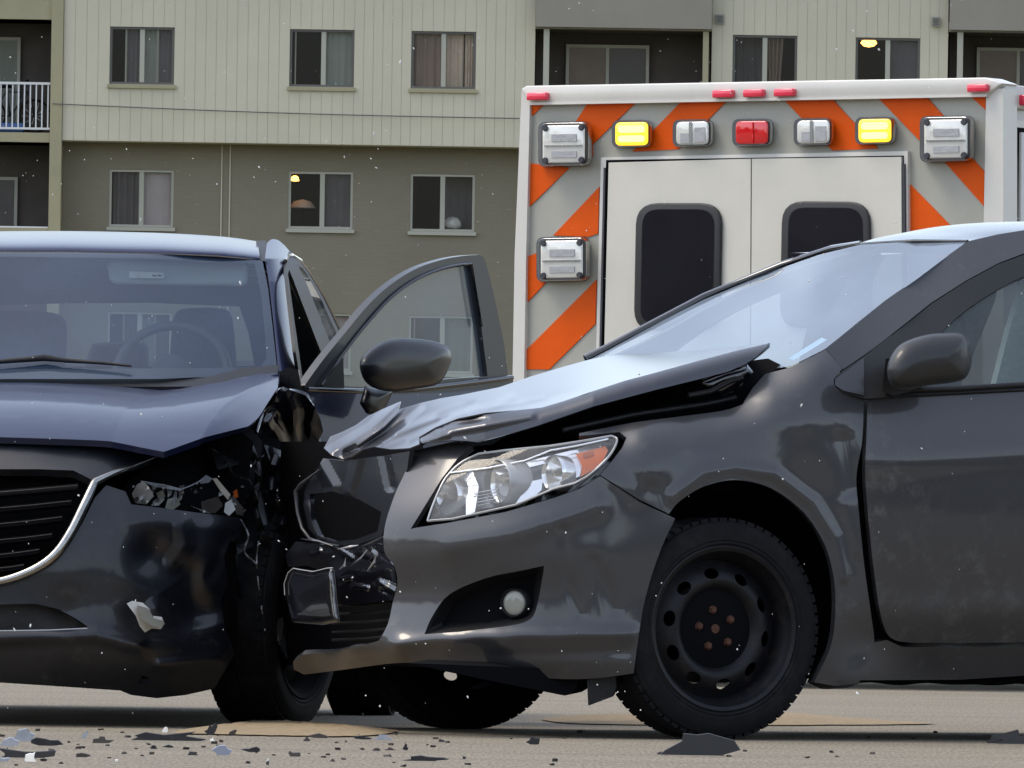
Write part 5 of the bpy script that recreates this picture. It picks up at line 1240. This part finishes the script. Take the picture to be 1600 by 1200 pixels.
shard('visor_label', [(202, 424), (256, 426), (256, 435), (202, 434)], -1.215, 'white_plastic', visor, .002)
for x0 in (238, 246): shard('label_print', [(x0, 429), (x0 + 6, 430), (x0 + 6, 432), (x0, 431)], -1.210, 'deep_black', visor, .001)
tube('mirror_stem', [M_.pt(60., 405., 'f', -1.2), M_.pt(64., 432., 'f', -1.22)], .008, 'dash', mz, 8)
loft('headliner', [[M_.world(f, l, z - .05 * (l / .6) ** 2) for l in (-.6, -.3, 0, .3, .6)] for f, z in ((-1.25, 1.43), (-1.8, 1.46), (-2.4, 1.42))], 'light_cloth', mz)
# rear window wall
RW = [(-80, 460, -2.45), (400, 460, -2.45), (150, 460, -2.5), (-80, 590, -3.05), (400, 590, -3.05), (150, 590, -3.1)]
rhole = [(-60, 478), (100, 474), (230, 473), (374, 479), (388, 520), (398, 572), (-70, 574)]
panel('rear_bulkhead', M_, 'f', [(-90, 420), (440, 420), (490, 520), (520, 650), (-90, 650)], RW, 'seat_cloth', mz, 6, [rhole], .02)
panel('rear_window', M_, 'f', rhole, RW, 'side_glass', mz, 10, (), 0)
loft('roof_rear', [[M_.world(f, l, z - .07 * (l / .62) ** 2) for l in (-.62, -.3, 0, .3, .62)] for f, z in ((-1.9, 1.512), (-2.2, 1.505), (-2.5, 1.47))], 'blue_paint', mz)
# right half, out of the picture: mirrored panels, kept only beyond the edge of the built ones
def mirror_copy(o, parent=None):
    me = o.data.copy(); n = len(me.vertices); co = np.empty(n * 3); me.vertices.foreach_get('co', co); co = co.reshape(-1, 3)
    q = co + rootloc(o); xmin = project(q)[0].min()
    f, l, z = M_.local(q); P = np.stack([M_.O[0] + f * M_.F[0] - l * M_.L[0], M_.O[1] + f * M_.F[1] - l * M_.L[1], z], 1)
    px = project(P)[0]
    me.vertices.foreach_set('co', (P - rootloc(o)).ravel()); me.flip_normals(); me.update()
    bm = bmesh.new(); bm.from_mesh(me)
    bmesh.ops.delete(bm, geom=[fc_ for fc_ in bm.faces if np.mean([px[v.index] for v in fc_.verts]) > xmin + 1.0], context='FACES')
    left = len(bm.faces); bm.to_mesh(me); bm.free()
    if not left: return
    c = bpy.data.objects.new(o.name.split('.')[0], me); col.objects.link(c); c.parent = parent or o.parent
    for ch in o.children: mirror_copy(ch, c)
for o in list(mz.children):
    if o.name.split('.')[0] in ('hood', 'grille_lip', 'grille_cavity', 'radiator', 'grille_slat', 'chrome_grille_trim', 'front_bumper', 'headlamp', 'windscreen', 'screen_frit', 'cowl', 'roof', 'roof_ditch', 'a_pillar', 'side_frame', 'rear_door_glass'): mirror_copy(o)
MST = [(-.55, .2, .89, .98, .85, 1.0, .6), (-1.2, .18, .905, 1.0, .85, 1.02, .6), (-2.0, .18, .91, 1.02, .84, 1.03, .6), (-2.8, .2, .91, 1.04, .80, 1.05, .55), (-3.3, .25, .88, 1.05, .74, 1.06, .5), (-3.7, .34, .76, 1.02, .62, 1.03, .5)]
hull(mz, M_, MST, 'blue_paint', 'rear_glass', (1, -1))
MSF = [(.55, .24, .86, .70, .74, .72, .5), (.2, .2, .89, .84, .80, .85, .6), (-.2, .2, .9, .93, .82, .95, .6), (-.55, .2, .89, .98, .85, 1.0, .6)]
hull(mz, M_, MSF, 'blue_paint', 'dark_glass', (-1,))
loft('trunk_lid', [[M_.world(f, l, z - .05 * (l / .7) ** 2) for l in (-.74, -.3, 0, .3, .74)] for f, z in ((-3.0, 1.06), (-3.4, 1.08), (-3.75, 1.05), (-3.85, .7), (-3.85, .35))], 'blue_paint', mz)
box('underbody', M_.world(-1.6, 0, .30), 2.10, .68, .10, 'deep_black', mz, (*M_.F, 0), (*M_.L, 0))
box('subframe', M_.world(.25, .1, .28), .30, .62, .09, 'deep_black', mz, (*M_.F, 0), (*M_.L, 0))
RTM = .335; lm = np.array([*M_.L, 0])
ang = R(-14); stx = np.array([lm[0] * math.cos(ang) - lm[1] * math.sin(ang), lm[0] * math.sin(ang) + lm[1] * math.cos(ang), -.03])
wheel('front_wheel', M_.world(0, .79, RTM), stx, RTM, .225, mz, 'alloy', 0.0, 'deep_black'); wheel('front_wheel', M_.world(0, -.79, RTM), -lm, RTM, .225, mz, 'alloy', 0.0, 'deep_black')
for s in (1, -1): wheel('rear_wheel', M_.world(-2.83, s * .79, RTM), lm * s, RTM, .225, mz, 'alloy', 0.0, 'deep_black')
# open driver door
hx = M_.pt(472., 640., 'f', -.60)
DE = np.array([.555, .832])
D_ = Frame(hx[:2], DE)              # f runs along the door from its hinge, l is positive toward the cabin
dsgn = 1.0 if (D_.L @ np.array([0, -1.0])) > 0 else -1.0
doff = lambda v: const(v * dsgn)    # metres toward the viewer
dout = [(476, 602)] + spl([(476, 602), (505, 562), (540, 519), (575, 477), (610, 445), (650, 420), (690, 406), (722, 400), (750, 398)], 4)[1:] + [(757, 403)] + spl([(757, 403), (766, 436), (778, 490), (788, 540), (794, 588)], 4)[1:] + [(803, 590), (800, 604), (700, 615), (600, 617), (478, 616)]
dhole = spl([(502, 602), (538, 551), (570, 510), (610, 466), (650, 437), (690, 420), (722, 413)], 4) + [(736, 412), (742, 450), (752, 510), (762, 588), (700, 592), (600, 606)]
dr = panel('front_door', M_ if 0 else D_, 'l', [(478, 612), (600, 616), (700, 613), (802, 604), (806, 700), (790, 1000), (560, 1010), (500, 960), (486, 760)], lambda x, y: dsgn * (.05 - .05 * ((y - 700) / 250.) ** 2), 'blue_paint', mz, 5, (), .03)
panel('window_frame', D_, 'l', dout, doff(.03), 'door_frame_black', dr, 2.6, [dhole], .03)
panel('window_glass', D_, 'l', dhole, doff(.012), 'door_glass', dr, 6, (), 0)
panel('sail_panel', D_, 'l', [(496, 602), (536, 550), (538, 606), (498, 607)], doff(.035), 'gasket', dr, 3, (), .01)
tube('glass_seal', [D_.pt(float(x), float(y), 'l', .034 * dsgn) for x, y in dhole[:-3]], .006, 'gloss_black', dr, 6)
tube('belt_moulding', [D_.pt(float(x), float(y), 'l', .045 * dsgn) for x, y in ((480, 608), (560, 611), (650, 608), (720, 600), (800, 590))], .008, 'gloss_black', dr, 8)
mm = spl([(562, 572), (567, 556), (586, 540), (606, 531), (630, 528), (672, 532), (700, 542), (706, 558), (700, 578), (690, 595), (676, 603), (640, 609), (612, 612), (586, 607), (569, 594)], 4, True)
mmir = blob('door_mirror', D_, 'l', mm, .22 * dsgn, .09, 36, 'gloss_black_soft', dr, 2.6, .5)
blob('mirror_foot', D_, 'l', [(570, 603), (590, 608), (616, 608), (606, 630), (596, 652), (572, 646), (562, 630)], .12 * dsgn, .05, 16, 'gloss_black_soft', mmir, 3)

# ------------------------------------------------------------------ debris on the road
def flat(name, pts, z, m, label, cat, kind=None):
    P = G(np.array([p[0] for p in pts], float), np.array([p[1] for p in pts], float), 0.0); P[:, 2] = z
    o = obj(name, P, [tuple(range(len(P)))], m, None, False); tag(o, label, cat, None, kind); return o
def sandpatch(pts, label):
    q = spl(pts, 6, True); q = [(x + random.uniform(-3, 3), y + random.uniform(-.4, .4)) for x, y in q]
    v, quads, be = polygrid([(x, y * 12) for x, y in q], (), 9.0)
    P = G(v[:, 0], v[:, 1] / 12, 0.0)
    _, d = nearest(v, [[(x, y * 12) for x, y in q]])
    P[:, 2] = .004 + .012 * np.clip(d / 60, 0, 1) * (1 + .5 * rng.random(len(P)))
    tag(obj('sand', P, [tuple(a[::-1]) for a in quads], 'sand', None, True), label, None, None, 'stuff')
sandpatch([(270, 1146), (340, 1134), (400, 1129), (470, 1131), (560, 1137), (620, 1144), (560, 1152), (440, 1151), (340, 1149)], 'spilled tan sand beside the dark blue car front wheel')
sandpatch([(850, 1124), (960, 1119), (1100, 1119), (1260, 1118), (1360, 1126), (1460, 1132), (1330, 1134), (1100, 1135), (900, 1132)], 'thin band of tan sand beyond the grey car')
def junk(name, px, py, wpx, hpx, m, label, cat='debris', th=None, lift=.0, n=12, skew=0.0):
    """a torn piece lying on the road: irregular outline wpx wide and hpx tall in the photo, standing partly up, with thickness"""
    g = G(float(px), float(py), 0.0); s = g[1] / FPX
    w_, h_ = wpx * s, hpx * s
    pts = []
    for k in range(n):
        a = 2 * math.pi * k / n + random.uniform(-.2, .2); r = random.uniform(.35, 1.0)
        pts.append((math.cos(a) * r * w_ / 2, math.sin(a) * r))
    lean = random.uniform(.05, .45); V = []
    mn = min(p[1] for p in pts); mx = max(p[1] for p in pts)
    for x, t in pts:
        q = max(0.0, (t + .25) / (mx + .25))
        V.append((g[0] + x + skew * q * w_, g[1] + q * h_ * lean, .003 + q * h_ + lift))
    o = prism(name, V, (0, th or max(.008, h_ * .25), .0015), m, None)
    tag(o, label, cat, 'crash debris on the road'); return o
D = [('plastic_strip', 40, 1186, 140, 14, 'debris_dark', 'long flat black plastic strip beside a small white chip'), ('white_chip', 49, 1192, 22, 14, 'white_plastic', 'white plastic chip in front of the long black strip'),
     ('lens_fragment', 38, 1160, 60, 20, 'clear_plastic', 'crumpled clear lens fragment in the pile under the dark blue car grille'), ('lens_fragment', 14, 1168, 50, 14, 'clear_plastic', 'flat pale lens fragment at the edge of the clear pile'), ('plastic_shard', 72, 1167, 60, 12, 'debris_dark', 'dark torn shard lying against the clear lens pile'),
     ('lens_fragment', 8, 1192, 24, 6, 'clear_plastic', 'thin pale splinter beside the long black strip end'), ('lens_fragment', 132, 1155, 16, 11, 'clear_plastic', 'small upright clear splinter between two dark heaps'),
     ('plastic_shard', 158, 1163, 40, 10, 'debris_brown', 'brown crumpled shard next to the clear splinter'), ('bumper_strip', 262, 1159, 170, 14, 'debris_dark', 'long broken bumper strip under the dark blue car'), ('white_chip', 257, 1146, 13, 8, 'white_plastic', 'white triangle chip on top of the bumper strip'),
     ('plastic_bracket', 330, 1150, 26, 18, 'debris_dark', 'dark twisted bracket standing at the end of the bumper strip'), ('plastic_shard', 362, 1150, 22, 8, 'debris_brown', 'brown block at the edge of the sand'), ('white_chip', 332, 1161, 12, 7, 'white_plastic', 'tiny white chip at the end of the bumper strip'),
     ('lens_fragment', 350, 1182, 42, 15, 'lens_blue', 'bluish translucent lens plate lying alone'), ('plastic_shard', 300, 1182, 24, 5, 'debris_dark', 'small dark shard lying close to the bluish lens plate'), ('plastic_shard', 128, 1185, 28, 6, 'debris_brown', 'flat brown splinter beyond the long black strip'),
     ('plastic_shard', 392, 1177, 34, 8, 'debris_dark', 'dark forked splinter between the bluish lens plate and the sand'), ('plastic_shard', 458, 1184, 24, 8, 'debris_brown', 'small brown triangle shard on bare road'), ('plastic_shard', 500, 1155, 44, 7, 'debris_brown', 'long brown splinter at the front of the sand'),
     ('plastic_shard', 478, 1160, 14, 8, 'debris_brown', 'stubby brown lump at the front of the sand'), ('plastic_shard', 568, 1157, 36, 5, 'debris_dark', 'dark splinter beside the pale flat fragment'), ('lens_fragment', 598, 1158, 36, 8, 'clear_plastic', 'pale flat fragment between the two cars'),
     ('plastic_shard', 634, 1174, 11, 11, 'debris_dark', 'small black upright lump on bare road between the cars'), ('plastic_shard', 588, 1175, 20, 4, 'debris_brown', 'thin brown sliver a little apart from the black lump'), ('plastic_shard', 610, 1174, 20, 4, 'debris_brown', 'short brown sliver touching the black lump'),
     ('weatherstrip', 660, 1191, 84, 8, 'debris_dark', 'curved black strip like a feather on bare road'), ('plastic_shard', 690, 1161, 14, 4, 'debris_dark', 'tiny dark chip under the grey car bumper'), ('plastic_shard', 836, 1165, 30, 12, 'debris_dark', 'black crumb cluster in front of the grey car shadow'),
     ('plastic_shard', 725, 1188, 8, 4, 'debris_dark', 'tiny black crumb off the end of the feather strip'), ('torn_liner', 1092, 1182, 130, 34, 'gasket', 'torn black liner piece against the steel wheel'), ('plastic_shard', 1040, 1181, 44, 4, 'debris_brown', 'thin brown sliver at the torn liner'),
     ('torn_liner', 1585, 1164, 90, 22, 'gasket', 'black slab of liner beside the grey car door'), ('plastic_shard', 1555, 1163, 36, 12, 'black_plastic', 'curved grey black shard touching the black slab'), ('plastic_shard', 1300, 1178, 10, 3, 'debris_dark', 'tiny dark chip on bare road beside the torn liner'),
     ('plastic_shard', 240, 1172, 18, 5, 'debris_dark', 'dark curved splinter in front of the bumper strip'), ('plastic_shard', 265, 1170, 24, 4, 'debris_dark', 'thin dark sliver in front of the bumper strip'), ('plastic_shard', 195, 1180, 14, 3, 'debris_brown', 'brown fleck in front of the brown crumpled shard'),
     ('plastic_shard', 418, 1197, 10, 6, 'debris_dark', 'tiny black chip on bare road near the bluish plate'), ('plastic_shard', 520, 1192, 10, 4, 'debris_brown', 'tiny brown chip at the front of bare road'), ('white_chip', 418, 1191, 5, 3, 'white_plastic', 'tiny white crumb near the bluish lens plate'), ('white_chip', 182, 1192, 6, 3, 'white_plastic', 'tiny white crumb near the long black strip')]
for d in D: junk(*d)
# crumbs nobody could count
parts = []
for k in range(70):
    px = random.choice([random.uniform(0, 700), random.uniform(0, 700), random.uniform(0, 1600)]); py = random.uniform(1140, 1200); g = G(px, py, 0.0); r = random.uniform(.002, .007)
    v, f = box_vf(g + np.array([0, 0, r * .4]), r, r * random.uniform(.5, 1.5), r * .5, (math.cos(k), math.sin(k), 0), (-math.sin(k), math.cos(k), 0)); parts.append((v + rng.normal(0, r * .2, v.shape), f))
v, f = join_vf(parts); tag(obj('crumbs', v, f, 'debris_brown', None, False), 'fine dark crumbs of plastic and grit scattered on the road', 'debris', None, 'stuff')
# ------------------------------------------------------------------ falling snow
parts = []
ico = bmesh.new(); bmesh.ops.create_icosphere(ico, subdivisions=1, radius=1.0)
iv = np.array([v.co[:] for v in ico.verts]); ifc = [tuple(v.index for v in f.verts) for f in ico.faces]; ico.free()
for k in range(1700):
    Y = 12 + 90 * random.random() ** 1.2
    p = W(random.uniform(-500, 2100), random.uniform(-150, 1120), Y)
    if p[2] < .1: continue
    r = random.choice([.00035, .0005, .0006, .0009]) * random.uniform(.7, 1.2) * (1 + Y / 40)
    a = random.uniform(-1.2, 1.2); e = random.choice([1.0, 1.3, 2.2])
    ax = np.array([math.sin(a), random.uniform(-.4, .4), math.cos(a)]); ax /= np.linalg.norm(ax)
    b = np.cross(ax, (0, 1, 0)); b /= np.linalg.norm(b); c = np.cross(ax, b)
    q = iv * (1 + .25 * rng.random((len(iv), 1)))
    parts.append((p + r * (e * q[:, :1] * ax + q[:, 1:2] * b + q[:, 2:] * c), ifc))
v, f = join_vf(parts); tag(obj('snowflakes', v, f, 'snow', None, False), 'sparse white snowflakes falling through the air', 'snow', None, 'stuff')
